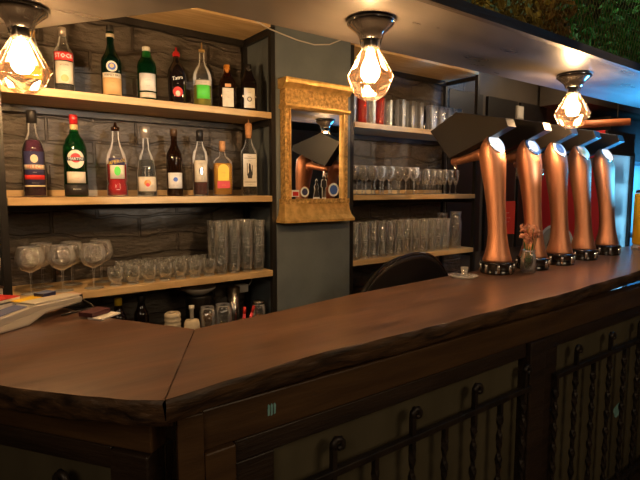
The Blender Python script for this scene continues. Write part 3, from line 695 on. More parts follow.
def jar(x, y, label, fillmat, h=0.15, r=0.036, lid=None, fill=0.75):
    t = thing('storage_jar', label, 'jar', (x, y, LW), 0, 'jars on the low worktop')
    obj('glass_body', lt([(0, 0), (r - .003, 0), (r, .004), (r, h * .85), (r * .9, h * .9), (r * .9, h), (r * .82, h), (r * .82, h * .9), (r * .93, h * .84), (r * .93, .008), (0, .007)], 24), 'ripple', t, True)
    obj('contents', lt([(0, .009), (r * .88, .0095), (r * .88, h * fill), (0, h * fill + 0.004)], 20), fillmat, t, True)
    if lid: obj('lid', lt([(0, h + .0005), (r * .95, h + .0005), (r * .95, h + .014), (r * .4, h + .02), (0, h + .021)], 24), lid, t, True)
jar(0.975, 2.175, 'glass jar of brown dried spice right of the white dispenser', 'spice', 0.15)
jar(1.060, 2.18, 'wider clear glass jar with pale contents beside the spice jar', 'liq_yellow', 0.15, 0.040, None, 0.35)
jar(1.268, 2.20, 'lidded glass jar at the right end beside the shelf post', 'spice', 0.12, 0.034, 'steel', 0.5)
t = thing('cocktail_shaker', 'tall brushed steel shaker tin between the clear jar and red pens', 'shaker', (1.142, 2.235, LW))
obj('body', lt([(0, 0), (0.026, 0), (0.028, 0.004), (0.034, 0.215), (0.032, 0.215), (0.026, 0.01), (0, 0.009)], 28), 'steel', t, True)
def pen(x, y, tilt, label):
    t = thing('marker_pen', label, 'pen', (x, y, LW + .002), 0, 'red pens behind the counter'); bm = tb([(0, 0, 0.003), (tilt, 0.005, 0.125)], 0.0075, 10)
    obj('barrel', bm, 'pink', t, True); obj('pen_cap', tb([(tilt * 0.76, 0.0038, 0.096), (tilt * 1.03, 0.0051, 0.129)], 0.0078, 10), 'red', t, True)
pen(1.140, 2.13, 0.012, 'upright red marker pen beside the steel shaker'); pen(1.158, 2.13, 0.045, 'leaning red marker pen next to the upright one')
# low bottles in shadow
for k, (x, m, l) in enumerate(((0.60, 'dark_glass', 'dark bottle with yellow neck in shadow under the left shelf'), (0.70, 'dark_glass', 'dark bottle in shadow next to the beige roll'))):
    t = thing('syrup_bottle', l, 'bottle', (x, 2.28, LW)); obj('glass_body', lt(std(0.033, 0.22, 0.13), 20), m, t, True)
    obj('label', sheet(0.0335, 0.04, 0.1, 0.9), 'cream' if k == 0 else 'brown_beam', t, True); obj('cap', lt(capP(0.016, 0.19, 0.223), 16), 'yellow' if k == 0 else 'black', t, True)
# sockets and cables
t = thing('power_adapter', 'small pale power adapter under the bottom left shelf near the post', 'adapter', (1.236, 2.325, 0.985))
obj('housing', bx(-0.035, 0.035, -0.015, 0.02, -0.022, 0.02), 'cable', t, bevel=0.004)
obj('cord', tb([(0.03, 0, 0.012), (0.045, -0.002, 0.012), (0.058, -0.006, 0.03), (0.062, -0.008, 0.055), (0.06, -0.01, 0.078)], 0.0022, 6), 'cable', t, True)
tag(obj('electric_cable', tb([(1.225, 2.138, 2.298), (1.30, 2.139, 2.275), (1.38, 2.14, 2.262), (1.48, 2.14, 2.248), (1.58, 2.14, 2.244), (1.68, 2.14, 2.262), (1.76, 2.14, 2.30), (1.85, 2.13, 2.33)], 0.0032, 6), 'cable', None, True), 'white power cord running across the top of the grey pillar', 'cord')

# ================================================================== gilt mirror on the pillar
mr = thing('gilt_mirror', 'gilded pier mirror with column sides hanging on the grey pillar', 'mirror', (1.575, 2.1495, 1.335))
z = lambda v: v - 1.335
obj('silvered_glass', bx(-0.180, 0.180, -0.034, -0.026, z(1.455), z(1.915)), 'mirror', mr)
obj('backboard', bx(-0.195, 0.195, -0.026, -0.001, 0.04, z(2.02)), 'brown_beam', mr)
for s in (-1, 1):
    m = bmesh.new(); x = s * 0.190
    box(m, x - 0.0125, x + 0.0125, -0.05, -0.001, z(1.45), z(1.912))
    obj('side_column', m, 'gold_orn', mr, bevel=0.004)
    m = bmesh.new(); box(m, s * 0.1735 - 0.004, s * 0.1735 + 0.004, -0.054, -0.034, z(1.455), z(1.912)); obj('beading', m, 'gold', mr)
m = bmesh.new(); box(m, -0.202, 0.202, -0.05, -0.001, z(1.912), z(2.0)); obj('frieze', m, 'gold_orn', mr, bevel=0.002)
m = bmesh.new()
prism(m, [(0.0, z(1.902)), (-0.056, z(1.902)), (-0.066, z(1.912)), (-0.066, z(1.922)), (-0.0, z(1.922))], -0.208, 0.208, 'x')
obj('architrave', m, 'gold', mr)
m = bmesh.new()
prism(m, [(-0.001, z(1.998)), (-0.052, z(1.998)), (-0.056, z(2.006)), (-0.066, z(2.016)), (-0.074, z(2.022)), (-0.078, z(2.036)), (-0.078, z(2.046)), (-0.001, z(2.046))], -0.213, 0.213, 'x')
obj('cornice', m, 'gold', mr)
m = bmesh.new(); box(m, -0.21, 0.21, -0.055, -0.001, z(1.43), z(1.455)); obj('lower_frieze', m, 'gold_orn', mr)
m = bmesh.new()
pf = [(0.10, -0.050), (0.085, -0.052), (0.06, -0.056), (0.035, -0.064), (0.018, -0.075), (0.012, -0.080), (0.0, -0.080)]
rings = []
for zz, yy in pf:
    e = (-yy - 0.050) * 0.7; rings.append([m.verts.new(p) for p in ((-0.208 - e, -0.001, zz), (-0.208 - e, yy, zz), (0.208 + e, yy, zz), (0.208 + e, -0.001, zz))])
for a, b in zip(rings, rings[1:]):
    for i in range(4): m.faces.new((a[i], a[(i + 1) % 4], b[(i + 1) % 4], b[i]))
m.faces.new(rings[0]); m.faces.new(rings[-1])
obj('base_moulding', m, 'gold', mr)
def figure_poly(x0, z0, h, dress):
    w = h * 0.16
    if dress: P = [(-2.2, 0), (2.2, 0), (1.0, .45), (1.5, .62), (.7, .74), (.6, .80), (.8, .90), (0, 1.0), (-.8, .90), (-.6, .80), (-.7, .74), (-1.5, .62), (-1.0, .45)]
    else: P = [(-1.0, 0), (-.2, 0), (0, .4), (.2, 0), (1.0, 0), (1.0, .45), (1.7, .50), (1.3, .76), (.5, .80), (.8, .90), (0, 1.0), (-.8, .90), (-.5, .80), (-1.3, .76), (-1.7, .5), (-1.0, .45)]
    return [(x0 + p[0] * w * 0.6, z0 + p[1] * h) for p in P]
def sticker(label, polyw, polyb, mats=('white', 'black')):
    t = thing('sticker', label, 'sticker', (1.575, 2.1155, 1.455), 0, 'stickers on the mirror glass')
    obj('border', pr(polyw, -0.0006, 0.0, 'y'), mats[0], t); obj('print', pr(polyb, -0.0012, -0.0006, 'y'), mats[1], t)
def grow(P, k):
    cx = sum(p[0] for p in P) / len(P); cz = sum(p[1] for p in P) / len(P)
    return [(cx + (p[0] - cx) * k, cz + (p[1] - cz) * k) for p in P]
f1 = figure_poly(0.0, 0.008, 0.09, True); sticker('white outlined sticker of a figure in a dress, bottom of mirror', grow(f1, 1.22), f1)
f2 = figure_poly(0.05, 0.006, 0.115, False); sticker('white outlined sticker of a taller standing figure, mirror bottom', grow(f2, 1.18), f2)
def circ(cx, cz, r, n=18, az=1): return [(cx + r * math.cos(2 * PI * i / n), cz + r * az * math.sin(2 * PI * i / n)) for i in range(n)]
sticker('round pale sticker at the lower right of the mirror', circ(0.115, 0.046, 0.036), circ(0.115, 0.046, 0.026), ('white', 'blue'))
sticker('small violet round sticker at the lower left of the mirror', circ(-0.075, 0.035, 0.026), circ(-0.075, 0.035, 0.018), ('white', 'navy'))
sticker('oblong red and white sticker in the mirror corner at left', [(-.155, .01), (-.11, .01), (-.11, .045), (-.155, .045)], [(-.15, .015), (-.115, .015), (-.115, .036), (-.15, .036)], ('white', 'red'))

# ================================================================== bar top (two live-edge slabs)
bt_ = thing('bar_worktop', 'reddish brown live-edge wooden bar top turning the corner', 'worktop')
def interp(P, t):
    n = len(P) - 1; s = t * n; i = min(int(s), n - 1); f = s - i
    return Vector((P[i][0] + (P[i + 1][0] - P[i][0]) * f, P[i][1] + (P[i + 1][1] - P[i][1]) * f))
def resample(P, step=0.02):
    out = []
    for a, b in zip(P, P[1:]):
        a = Vector(a); b = Vector(b); n = max(1, int((b - a).length / step))
        out += [a + (b - a) * i / n for i in range(n)]
    out.append(Vector(P[-1])); return out
def slab(name, F, Bk, out_dir, seed, flip=False):
    F = resample(F); n = len(F)
    L = [0]
    for a, b in zip(Bk, Bk[1:]): L.append(L[-1] + (Vector(b) - Vector(a)).length)
    def back(t):
        s = t * L[-1]
        for i in range(len(L) - 1):
            if s <= L[i + 1] + 1e-9:
                f = (s - L[i]) / (L[i + 1] - L[i]); return Vector(Bk[i]).lerp(Vector(Bk[i + 1]), f)
        return Vector(Bk[-1])
    top = bmesh.new(); edge = bmesh.new()
    rows = [(0.0, 0.0), (-0.006, 0.003), (-0.016, 0.004), (-0.028, 0.000), (-0.040, -0.003), (-0.052, -0.010), (-0.060, -0.022)]
    tv = []; ev = []
    nt2 = resample([tuple(f) for f in F], 1)  # noqa
    s = 0
    for i, f in enumerate(F):
        if i: s += (f - F[i - 1]).length
        t = s / sum((F[k + 1] - F[k]).length for k in range(n - 1))
        b = back(min(1, t)); d = Vector(out_dir)
        fade = min(1, s / 0.12)
        wob = 0.010 * noise.noise(Vector((f.x * 2.2, f.y * 2, seed))) + 0.004 * noise.noise(Vector((f.x * 9, f.y * 9, seed + 5)))
        col = []
        for j, (dz, o) in enumerate(rows):
            r = 0.0 if j == 0 else (0.007 * noise.noise(Vector((f.x * 14, f.y * 14, dz * 90 + seed))) + 0.006 * noise.noise(Vector((f.x * 34, f.y * 34, dz * 130 + seed)))) 
            if j == 0: o2 = wob * fade
            else: o2 = o + wob * fade + r
            p = f + d * o2; zz = 1.12 + dz * (1 + 0.12 * noise.noise(Vector((f.x * 3, f.y * 3, seed + 9))) * fade)
            col.append((p.x, p.y, zz))
        tv.append((top.verts.new((b.x, b.y, 1.12)), top.verts.new(col[0]), top.verts.new((b.x, b.y, 1.065)), ))
        ev.append([edge.verts.new(c) for c in col] + [edge.verts.new((b.x, b.y, 1.062))])
    for a, b in zip(tv, tv[1:]):
        top.faces.new((a[0], a[1], b[1], b[0])); top.faces.new((a[0], a[2], b[2], b[0]))
    for a, b in zip(ev, ev[1:]):
        for j in range(len(a) - 1): edge.faces.new((a[j], a[j + 1], b[j + 1], b[j]))
    o = obj(name, top, 'top', bt_)
    obj('live_edge', edge, 'bark', o, True)
    return o
CF = (0.303, 0.869); MB = (0.535, 1.278)
g = 0.0012
slab('long_slab', [(CF[0] + g, CF[1]), (0.45, 0.885), (0.7, 0.905), (1.1, 0.905), (1.8, 0.903), (2.64, 0.955), (3.4, 0.95), (4.7, 0.95)],
     [(MB[0] + g, MB[1]), (0.75, 1.30), (1.17, 1.365), (1.95, 1.418), (4.7, 1.44)], (0, -1), 3)
slab('short_slab', [(CF[0] - g, CF[1]), (0.25, 0.905), (0.185, 0.975), (0.07, 1.127), (-0.45, 1.88), (-0.52, 2.0)], [(MB[0] - g, MB[1]), (0.365, 1.57), (0.30, 1.76), (0.12, 2.12)], (-0.825, -0.565), 11)

# ================================================================== bar front
def hook_bar(parent, x, ztop, zbot, hook, y=-0.016, seed=0, name='baluster'):
    pts = []; 
    bm = bmesh.new(); n = 60; rings = []
    ztw = ztop - (0.10 if hook else 0.05)
    for i in range(n + 1):
        zz = zbot + (ztop - zbot) * i / n
        tw = 0 if zz > ztw else (ztw - zz) * 38
        wv = 1.0 if zz > ztw else 1 + 0.28 * math.sin((ztw - zz) * 2 * PI / 0.075)
        r = 0.0085 * wv
        rings.append([bm.verts.new((x + r * 1.2 * math.cos(tw + PI / 4 + k * PI / 2), y + r * 1.2 * math.sin(tw + PI / 4 + k * PI / 2), zz)) for k in range(4)])
    for a, b in zip(rings, rings[1:]):
        for k in range(4): bm.faces.new((a[k], a[(k + 1) % 4], b[(k + 1) % 4], b[k]))
    bm.faces.new(rings[0]); bm.faces.new(rings[-1])
    o = obj(name, bm, 'iron', parent)
    if hook:
        c = [(x, y, ztop - 0.004), (x + 0.001, y, ztop + 0.008), (x + 0.009, y, ztop + 0.017), (x + 0.021, y - .002, ztop + 0.015), (x + 0.028, y - .003, ztop + 0.005), (x + 0.024, y - .004, ztop - 0.006), (x + 0.016, y - .004, ztop - 0.006), (x + 0.014, y - .005, ztop + 0.001)]
        obj('scroll_hook', tb(c, [0.010, 0.010, 0.009, 0.0085, 0.008, 0.0075, 0.007, 0.006], 8), 'iron', o, True)
    return o
def bar_front(label, loc, rz, L0, L1, panels, parts_post, starts):
    t = thing('bar_counter', label, 'bar counter', loc, rz)
    obj('beam', bx(L0, L1, 0.0, 0.05, 0.962, 1.051), 'brown_beam', t, bevel=0.004)
    obj('carcass', bx(L0, L1, 0.045, 0.07, 0.0, 0.962), 'frame_wood', t)
    for (x0, x1), (xs, sp) in zip(panels, starts):
        obj('panel', bx(x0, x1, 0.028, 0.044, 0.10, 0.912), 'panel', t)
        obj('top_rail', bx(x0 - 0.10, x1 + 0.0, 0.0, 0.044, 0.912, 0.9615), 'frame_wood', t, bevel=0.003)
        obj('bottom_rail', bx(x0 - 0.10, x1, 0.0, 0.044, 0.0, 0.10), 'frame_wood', t, bevel=0.003)
        obj('stile', bx(x0 - 0.10, x0 - 0.0005, 0.0, 0.044, 0.1005, 0.9115), 'frame_wood', t, bevel=0.003)
        g_ = thing('iron_grille', 'x', 'grille')
        del g_['category'], g_['label']; g_.parent = t
        obj('crossbar', bx(x0 - 0.04, x1 + 0.005, -0.026, -0.006, 0.797, 0.817), 'iron', g_, bevel=0.003)
        obj('crossbar', bx(x0 - 0.005, x1 + 0.005, -0.026, -0.006, 0.16, 0.18), 'iron', g_, bevel=0.003)
        x = xs; k = 0
        while x < x1 - 0.02:
            hk = k % 2 == 1
            hook_bar(g_, x, 0.872 if hk else 0.812, 0.10, hk); x += sp; k += 1
    for x0, x1, m in parts_post: obj('post', bx(x0, x1, -0.012, 0.045, 0.0, 0.9615), m, t, bevel=0.004)
    return t
bf = bar_front('dark panelled long side of the bar with twisted iron bars', (0, 0.93, 0), 0, 0.40, 4.65, [(0.573, 1.613), (1.832, 3.05), (3.25, 4.5)], [(0.40, 0.471, 'brown_beam'), (1.628, 1.728, 'frame_wood')], [(0.590, 0.142), (1.804, 0.149), (3.27, 0.149)])
bs = bar_front('dark panelled short side of the bar left of the corner', (0.345, 0.935, 0), -math.radians(55.6), -1.15, -0.058, [(-1.05, -0.16)], [(-0.155, -0.06, 'frame_wood')], [(-1.02, 0.145)])
tag(obj('corner_post', pr([(0.345, 0.925), (0.399, 0.918), (0.399, 0.99), (0.37, 1.0)], 0, 1.051), 'brown_beam', bf, bevel=0.003, loc=(0, -0.93, 0)))
# small pale teal patches set on the bar front
rnd = random.Random(4)
def patch(label, x, z0, w, h, y=0.9292, vertical=True):
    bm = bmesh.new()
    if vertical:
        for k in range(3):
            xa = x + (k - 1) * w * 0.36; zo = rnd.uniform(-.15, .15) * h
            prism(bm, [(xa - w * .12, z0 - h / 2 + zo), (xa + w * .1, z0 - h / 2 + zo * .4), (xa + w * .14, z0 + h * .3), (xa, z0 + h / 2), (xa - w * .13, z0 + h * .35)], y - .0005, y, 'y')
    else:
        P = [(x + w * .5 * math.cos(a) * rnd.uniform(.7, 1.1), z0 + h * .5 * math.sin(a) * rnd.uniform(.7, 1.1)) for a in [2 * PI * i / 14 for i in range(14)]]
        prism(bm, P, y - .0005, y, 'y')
    tag(obj('teal_mark', bm, 'teal_tone'), label, 'mark')
patch('small pale teal smear on the brown beam near the corner', 0.566, 1.01, 0.022, 0.026)
patch('pale teal blotch among the twisted bars at right', 2.47, 0.475, 0.085, 0.07, 0.9575, False)

# ================================================================== beer taps
def tap_font(loc, label, badge, rz=-0.10):
    t = thing('beer_tap', label, 'beer tap', loc, rz, 'copper beer taps along the bar')
    obj('base_collar', lt([(0, 0), (0.072, 0), (0.074, 0.006), (0.070, 0.012), (0.070, 0.040), (0.076, 0.046), (0.076, 0.054), (0.066, 0.057), (0, 0.057)], 32), 'black_gloss', t, True)
    for k in range(8):
        a = 2 * PI * k / 8; c = (0.0715 * math.cos(a), 0.0715 * math.sin(a), 0)
        obj('chrome_stud', lt([(0, 0.008), (0.007, 0.008), (0.007, 0.044), (0.004, 0.047), (0, 0.047)], 10, c=c), 'chrome', t, True)
    bm = bmesh.new(); rings = []; seg = 36
    # z, r, tilt (deg), y-shift of ring centre
    path = [(0.057, .064, 0, 0), (0.064, .0645, 0, 0), (0.085, .058, 0, 0), (0.12, .049, 0, 0), (0.17, .0425, 0, .003), (0.23, .0405, 0, .008), (0.31, .0425, 1, .017), (0.39, .0480, 3, .027), (0.46, .0550, 6, .037), (0.505, .0595, 11, .043), (0.535, .0610, 20, .045), (0.557, .0600, 32, .043), (0.573, .0575, 44, .038), (0.583, .0540, 52, .032), (0.586, .0505, 57, .028)]
    for zz, r, tl_, ys in path:
        T = math.radians(tl_); ring = []
        for k in range(seg):
            a = 2 * PI * k / seg; lx, ly = r * math.cos(a), r * math.sin(a)
            ring.append(bm.verts.new((lx, ys + ly * math.cos(T) - 0.0, zz + ly * math.sin(T))))
        rings.append(ring)
    for a, b in zip(rings, rings[1:]):
        for k in range(seg): bm.faces.new((a[k], a[(k + 1) % seg], b[(k + 1) % seg], b[k]))
    bm.faces.new(rings[-1]); bm.faces.new(rings[0])
    obj('copper_column', bm, 'copper', t, True)
    T = math.radians(58)
    b = obj('badge', lt([(0, 0), (0.045, 0), (0.046, 0.002), (0.044, 0.004), (0, 0.004)], 32), badge[0], t, True, loc=(0, 0.0275, 0.5865), rot=(T, 0, 0))
    ring = obj('badge_ring', lt([(0.0455, -0.001), (0.049, -0.001), (0.049, 0.0045), (0.0455, 0.0045)], 32, caps=False), 'chrome', b, True)
    mk = bmesh.new(); prism(mk, circ(0, 0, badge[2]), 0.0042, 0.0048)
    obj('badge_disc', mk, badge[1], b)
    me = lettering(badge[3], 0.022, 1.0, 0, badge[4], b, True, name='badge_mark')
    for v in me.data.vertices: v.co = (v.co.x, v.co.z, 0.0056)
    # arm and spout towards the staff side
    obj('copper_arm', tb([(0.0, 0.07, 0.535), (0.0, 0.12, 0.545), (0, 0.17, 0.535), (0, 0.24, 0.522), (0, 0.285, 0.52)], [0.034, 0.027, 0.021, 0.018, 0.019], 20), 'copper', t, True)
    obj('spout', tb([(0, 0.268, 0.512), (0, 0.272, 0.48), (0, 0.272, 0.44)], [0.010, 0.008, 0.007], 12), 'chrome', t, True)
    m = bmesh.new(); prism(m, [(0.425, .680), (0.25, .755), (-0.04, .692), (-0.055, .655), (0.02, .625), (0.12, .590), (0.285, .535)], -0.028, 0.028, 'x')
    obj('paddle_handle', m, 'black_matte', t, bevel=0.002)
    return t
TZ = 1.1205
tap_font((2.02, 1.325, TZ), 'copper beer tap nearest the mirror, glowing white badge', ('badge', 'badge', 0.030, 'Pils', 'steel'))
tap_font((2.28, 1.300, TZ), 'copper beer tap second from the mirror, white badge ringed blue', ('badge_blue', 'badge', 0.033, 'Bier', 'blue'))
tap_font((2.53, 1.300, TZ), 'middle copper beer tap with dark blue badge', ('white', 'badge_blue', 0.030, 'IPA', 'yellow'))
tap_font((2.815, 1.315, TZ), 'copper beer tap with cream and gold badge, directly below the lamp', ('badge_dim', 'goldfoil', 0.018, 'Ale', 'red'))
tap_font((3.14, 1.330, TZ), 'copper beer tap farthest from the mirror, plain bright white badge', ('badge', 'badge', 0.030, 'Cider', 'white'))

# ================================================================== things on the bar top
# red card in stand
t = thing('menu_card', 'small red menu card standing between the first two taps', 'menu', (2.203, 1.402, TZ), -0.55)
obj('stand', bx(-0.045, 0.045, -0.012, 0.012, 0, 0.01), 'black_metal', t); obj('support', bx(-0.004, 0.004, 0.003, 0.009, 0.01, 0.30), 'black_metal', t)
obj('card', bx(-0.042, 0.042, -0.003, 0.0, 0.165, 0.325), 'red', t)
for k, (s, zz, sz) in enumerate((('MENU', 0.27, 0.02), ('beer on tap', 0.245, 0.011), ('since 2019', 0.225, 0.009))): lettering(s, sz, 0.0032, zz, 'white', t, True)
t = thing('flower_vase', 'small clear glass vase between the first two taps', 'vase', (2.146, 1.245, TZ))
obj('glass_body', lt([(0, 0), (0.030, 0), (0.033, 0.003), (0.034, 0.06), (0.030, 0.085), (0.027, 0.095), (0.031, 0.105), (0.029, 0.105), (0.025, 0.095), (0.031, 0.06), (0.030, 0.012), (0, 0.011)], 24), 'ripple', t, True)
obj('water', lt([(0, 0.012), (0.029, 0.0125), (0.030, 0.05), (0, 0.0505)], 20), 'liq_clear', t, True)
t = thing('dried_flowers', 'bunch of dusty pink dried flowers in the glass vase', 'flowers', (2.146, 1.245, TZ + 0.013))
rnd = random.Random(3)
st_ = bmesh.new()
for k in range(14):
    a = k * 2.4; r = 0.008 + 0.003 * (k % 4); R2 = 0.012 + 0.0026 * k; h = 0.135 + 0.020 * (k % 4)
    tube(st_, [(r * math.cos(a) * .4, r * math.sin(a) * .4, 0.002), (r * math.cos(a), r * math.sin(a), 0.06), (R2 * math.cos(a), R2 * math.sin(a), h)], 0.0012, 5)
    f = bmesh.new()
    for q in range(26):
        u1 = rnd.uniform(0, 6.28); v1 = rnd.uniform(-.6, 1.57); d = Vector((math.cos(u1) * math.cos(v1), math.sin(u1) * math.cos(v1), math.sin(v1)))
        c = Vector((R2 * math.cos(a), R2 * math.sin(a), h)) + d * 0.012; s = d.cross(Vector((0.3, 0.2, 1))).normalized() * 0.007; w2 = d.cross(s).normalized() * 0.006
        f.faces.new([f.verts.new(p) for p in (c - s, c - w2, c + s + d * .004, c + w2)])
    obj('flower_head', f, 'dustyrose', t)
obj('stems', st_, 'leaf_g', t)
# glass dish and small jar at the rear edge
t = thing('glass_dish', 'flat clear glass dish at the bar rear edge beside the first tap', 'dish', (1.80, 1.345, TZ))
obj('body', lt([(0, 0), (0.045, 0), (0.062, 0.008), (0.064, 0.010), (0.06, 0.010), (0.044, 0.003), (0, 0.003)], 32), 'ripple', t, True)
t = thing('shot_glass', 'small clear shot glass standing in the flat glass dish', 'glass', (1.815, 1.35, TZ + 0.0032)); obj('body', tumbler(0.013, 0.017, 0.04), 'cut', t, True)
# yellow tower
t = thing('drink_dispenser', 'yellow drum dispenser with grey lid at the far end of the bar', 'dispenser', (3.60, 1.31, TZ))
obj('base', lt([(0, 0), (0.058, 0), (0.06, 0.006), (0.05, 0.03), (0, 0.031)], 32), 'device', t, True)
obj('drum', lt([(0.050, 0.03), (0.057, 0.04), (0.057, 0.35), (0.052, 0.358), (0, 0.36)], 32), 'yellow_pl', t, True)
obj('lid', lt([(0.050, 0.3605), (0.052, 0.362), (0.048, 0.380), (0, 0.384)], 32), 'steel', t, True)
t = thing('bowl', 'small copper coloured bowl just behind the farthest tap', 'bowl', (3.40, 1.22, TZ)); obj('body', lt([(0, 0), (0.018, 0), (0.035, 0.025), (0.038, 0.035), (0.035, 0.035), (0.016, 0.006), (0, 0.006)], 24), 'copper', t, True)

# card terminal
t = thing('card_terminal', 'grey and cream card payment terminal on the short bar side', 'card reader', (0.140, 1.565, TZ), math.atan2(0.135, 0.20))
prof = [(-0.06, 0.004), (-0.055, 0.0), (0.045, 0.0), (0.075, 0.012), (0.10, 0.022), (0.235, 0.026), (0.242, 0.032), (0.240, 0.045), (0.10, 0.050), (0.065, 0.052), (-0.05, 0.040), (-0.06, 0.030)]
obj('body', pr(prof, 0.0, 0.070, 'y'), 'device', t, bevel=0.004)
top = [(0.07, 0.0525), (0.10, 0.0505), (0.236, 0.0455), (0.236, 0.052), (0.10, 0.057), (0.07, 0.057)]
obj('paper_cover', pr(top, 0.006, 0.064, 'y'), 'device_lt', t, bevel=0.002)
sl = math.atan2(0.012, 0.115)
obj('screen', bx(0, 0.085, 0.010, 0.060, 0, 0.002), 'screen', t, loc=(-0.035, 0, 0.0430), rot=(0, -sl, 0))
obj('side_trim', pr([(-0.045, 0.006), (0.04, 0.006), (0.07, 0.018), (0.10, 0.028), (0.22, 0.031), (0.10, 0.036), (0.06, 0.032), (-0.045, 0.018)], -0.0015, 0.0, 'y'), 'device_lt', t)
obj('cable', tb([(0.237, 0.04, 0.037), (0.262, 0.03, 0.03), (0.275, 0.0, 0.012), (0.255, -0.03, 0.006), (0.20, -0.012, 0.005), (0.15, -0.006, 0.005)], 0.0028, 8), 'black_matte', t, True)
# clutter of booklets
def booklet(x, y, z0, rz, w, d, th, mat, label, name='booklet', cover=None, tilt=0):
    t = thing(name, label, 'booklet' if name == 'booklet' else name.replace('_', ' '), (x, y, z0), rz, None); t.rotation_euler = (0, tilt, rz)
    obj('pages', bx(-w / 2, w / 2, -d / 2, d / 2, 0, th), mat, t, bevel=min(0.001, th * .3))
    if cover: obj('cover', bx(-w / 2 - .001, w / 2 + .001, -d / 2 - .001, d / 2 + .001, th + .0002, th + .0015), cover, t)
    return t
booklet(0.085, 1.790, TZ, 0.62, 0.15, 0.11, 0.036, 'paper', 'thick stack of white sheets at the bottom of the pile behind the terminal', 'paper_stack', 'black_matte')
booklet(0.105, 1.80, TZ + 0.0378, 0.7, 0.13, 0.08, 0.008, 'paper', 'red-covered booklet on top of the pile behind the terminal', cover='red')
booklet(0.222, 1.806, TZ, 0.62, 0.13, 0.060, 0.030, 'black_matte', 'black folder under the yellow card behind the terminal', 'folder')
booklet(0.200, 1.790, TZ + 0.0304, 0.60, 0.085, 0.055, 0.006, 'paper', 'yellow card lying on the black folder', 'card', 'yellow')
booklet(0.252, 1.822, TZ + 0.0304, 0.62, 0.05, 0.04, 0.017, 'navy', 'pale blue and white packet behind the yellow card', 'packet', 'screen')
booklet(0.315, 1.792, TZ, 0.65, 0.070, 0.055, 0.034, 'black_matte', 'black wallet lying past the end of the card terminal', 'wallet')
booklet(0.317, 1.790, TZ + 0.0344, 0.5, 0.06, 0.045, 0.004, 'pink_paper', 'pinkish paper slip lying on the black wallet', 'paper_slip')
booklet(0.372, 1.570, TZ, 0.65, 0.085, 0.05, 0.005, 'paper', 'white folded napkins poking out at the pile right end', 'napkins')
booklet(0.350, 1.592, TZ + 0.0056, 0.6, 0.075, 0.05, 0.014, 'maroon', 'dark maroon notebook resting on the white napkins', 'notebook')
t = thing('small_box', 'low grey box behind the pile carrying the patterned card', 'box', (0.085, 1.935, TZ), 0.3); obj('body', bx(-0.06, 0.05, -0.04, 0.04, 0, 0.06), 'device', t, bevel=0.003); obj('lid', bx(-0.062, 0.052, -0.042, 0.042, 0.0602, 0.066), 'brown_beam', t)
t = thing('picture_card', 'cream card with orange starburst print leaning at the left edge', 'card', (0.090, 1.92, TZ + 0.0665), 0.15)
t.rotation_euler = (-0.18, 0.12, 0.05)
obj('board', bx(-0.075, 0.045, 0, 0.003, 0, 0.098), 'cream', t)
bm = bmesh.new()
for k in range(16):
    a = 2 * PI * k / 16; c = Vector((-0.012, 0.05)); d = Vector((math.cos(a), math.sin(a))); n_ = Vector((-d.y, d.x))
    prism(bm, [tuple(c + d * 0.008 - n_ * .0015), tuple(c + d * 0.036 - n_ * .004), tuple(c + d * 0.042), tuple(c + d * 0.036 + n_ * .004), tuple(c + d * 0.008 + n_ * .0015)], -0.0006, 0.0, 'y')
obj('starburst', bm, 'orange', t)

# ================================================================== bar chair behind the counter
t = thing('bar_chair', 'black round-backed bar chair behind the counter below the mirror', 'chair', (1.885, 1.80, 0), 0.0)
obj('seat', lt([(0, 0.70), (0.19, 0.70), (0.20, 0.72), (0.195, 0.75), (0.16, 0.765), (0, 0.768)], 32), 'black_matte', t, True)
for s in range(4):
    a = PI / 4 + s * PI / 2; obj('leg', tb([(0.15 * math.cos(a), 0.15 * math.sin(a), 0.70), (0.20 * math.cos(a), 0.20 * math.sin(a), 0.0)], 0.013, 10), 'black_metal', t, True)
obj('foot_ring', tb([(0.178 * math.cos(2 * PI * k / 24), 0.178 * math.sin(2 * PI * k / 24), 0.26) for k in range(25)], 0.008, 8), 'chrome', t, True)
bm = bmesh.new(); G = []
nu, nv = 28, 14
def back_pt(u_, v_, off):
    # u -1..1 across, v 0..1 up; half-oval outline, gently curved
    hw = 0.385; top_z = 0.75 + 0.05 * u_ * (1 - u_ * u_) + 0.405 * math.sqrt(max(0, 1 - abs(u_) ** (2.2 if u_ < 0 else 3.0)))
    zz = 0.75 + (top_z - 0.75) * v_
    return (u_ * hw, -0.06 + off + 0.03 * (1 - u_ * u_) - (zz - 0.8) * 0.12 * 0 , zz)
for off in (0.0, 0.022):
    G.append([[bm.verts.new(back_pt(-1 + 2 * i / nu, j / nv, off)) for i in range(nu + 1)] for j in range(nv + 1)])
for g_ in G:
    for j in range(nv):
        for i in range(nu): bm.faces.new((g_[j][i], g_[j][i + 1], g_[j + 1][i + 1], g_[j + 1][i]))
for i in range(nu):
    for j in (0, nv): bm.faces.new((G[0][j][i], G[0][j][i + 1], G[1][j][i + 1], G[1][j][i]))
bmesh.ops.remove_doubles(bm, verts=bm.verts[:], dist=1e-5)
obj('backrest', bm, 'black_matte', t, True)
obj('back_rim', tb([tuple(Vector(back_pt(-1 + 2 * i / 40, 1, 0.011))) for i in range(41)], 0.012, 10), 'black_gloss', t, True)
obj('back_support', bx(-0.04, 0.04, -0.03, -0.02, 0.69, 0.86), 'black_metal', t)

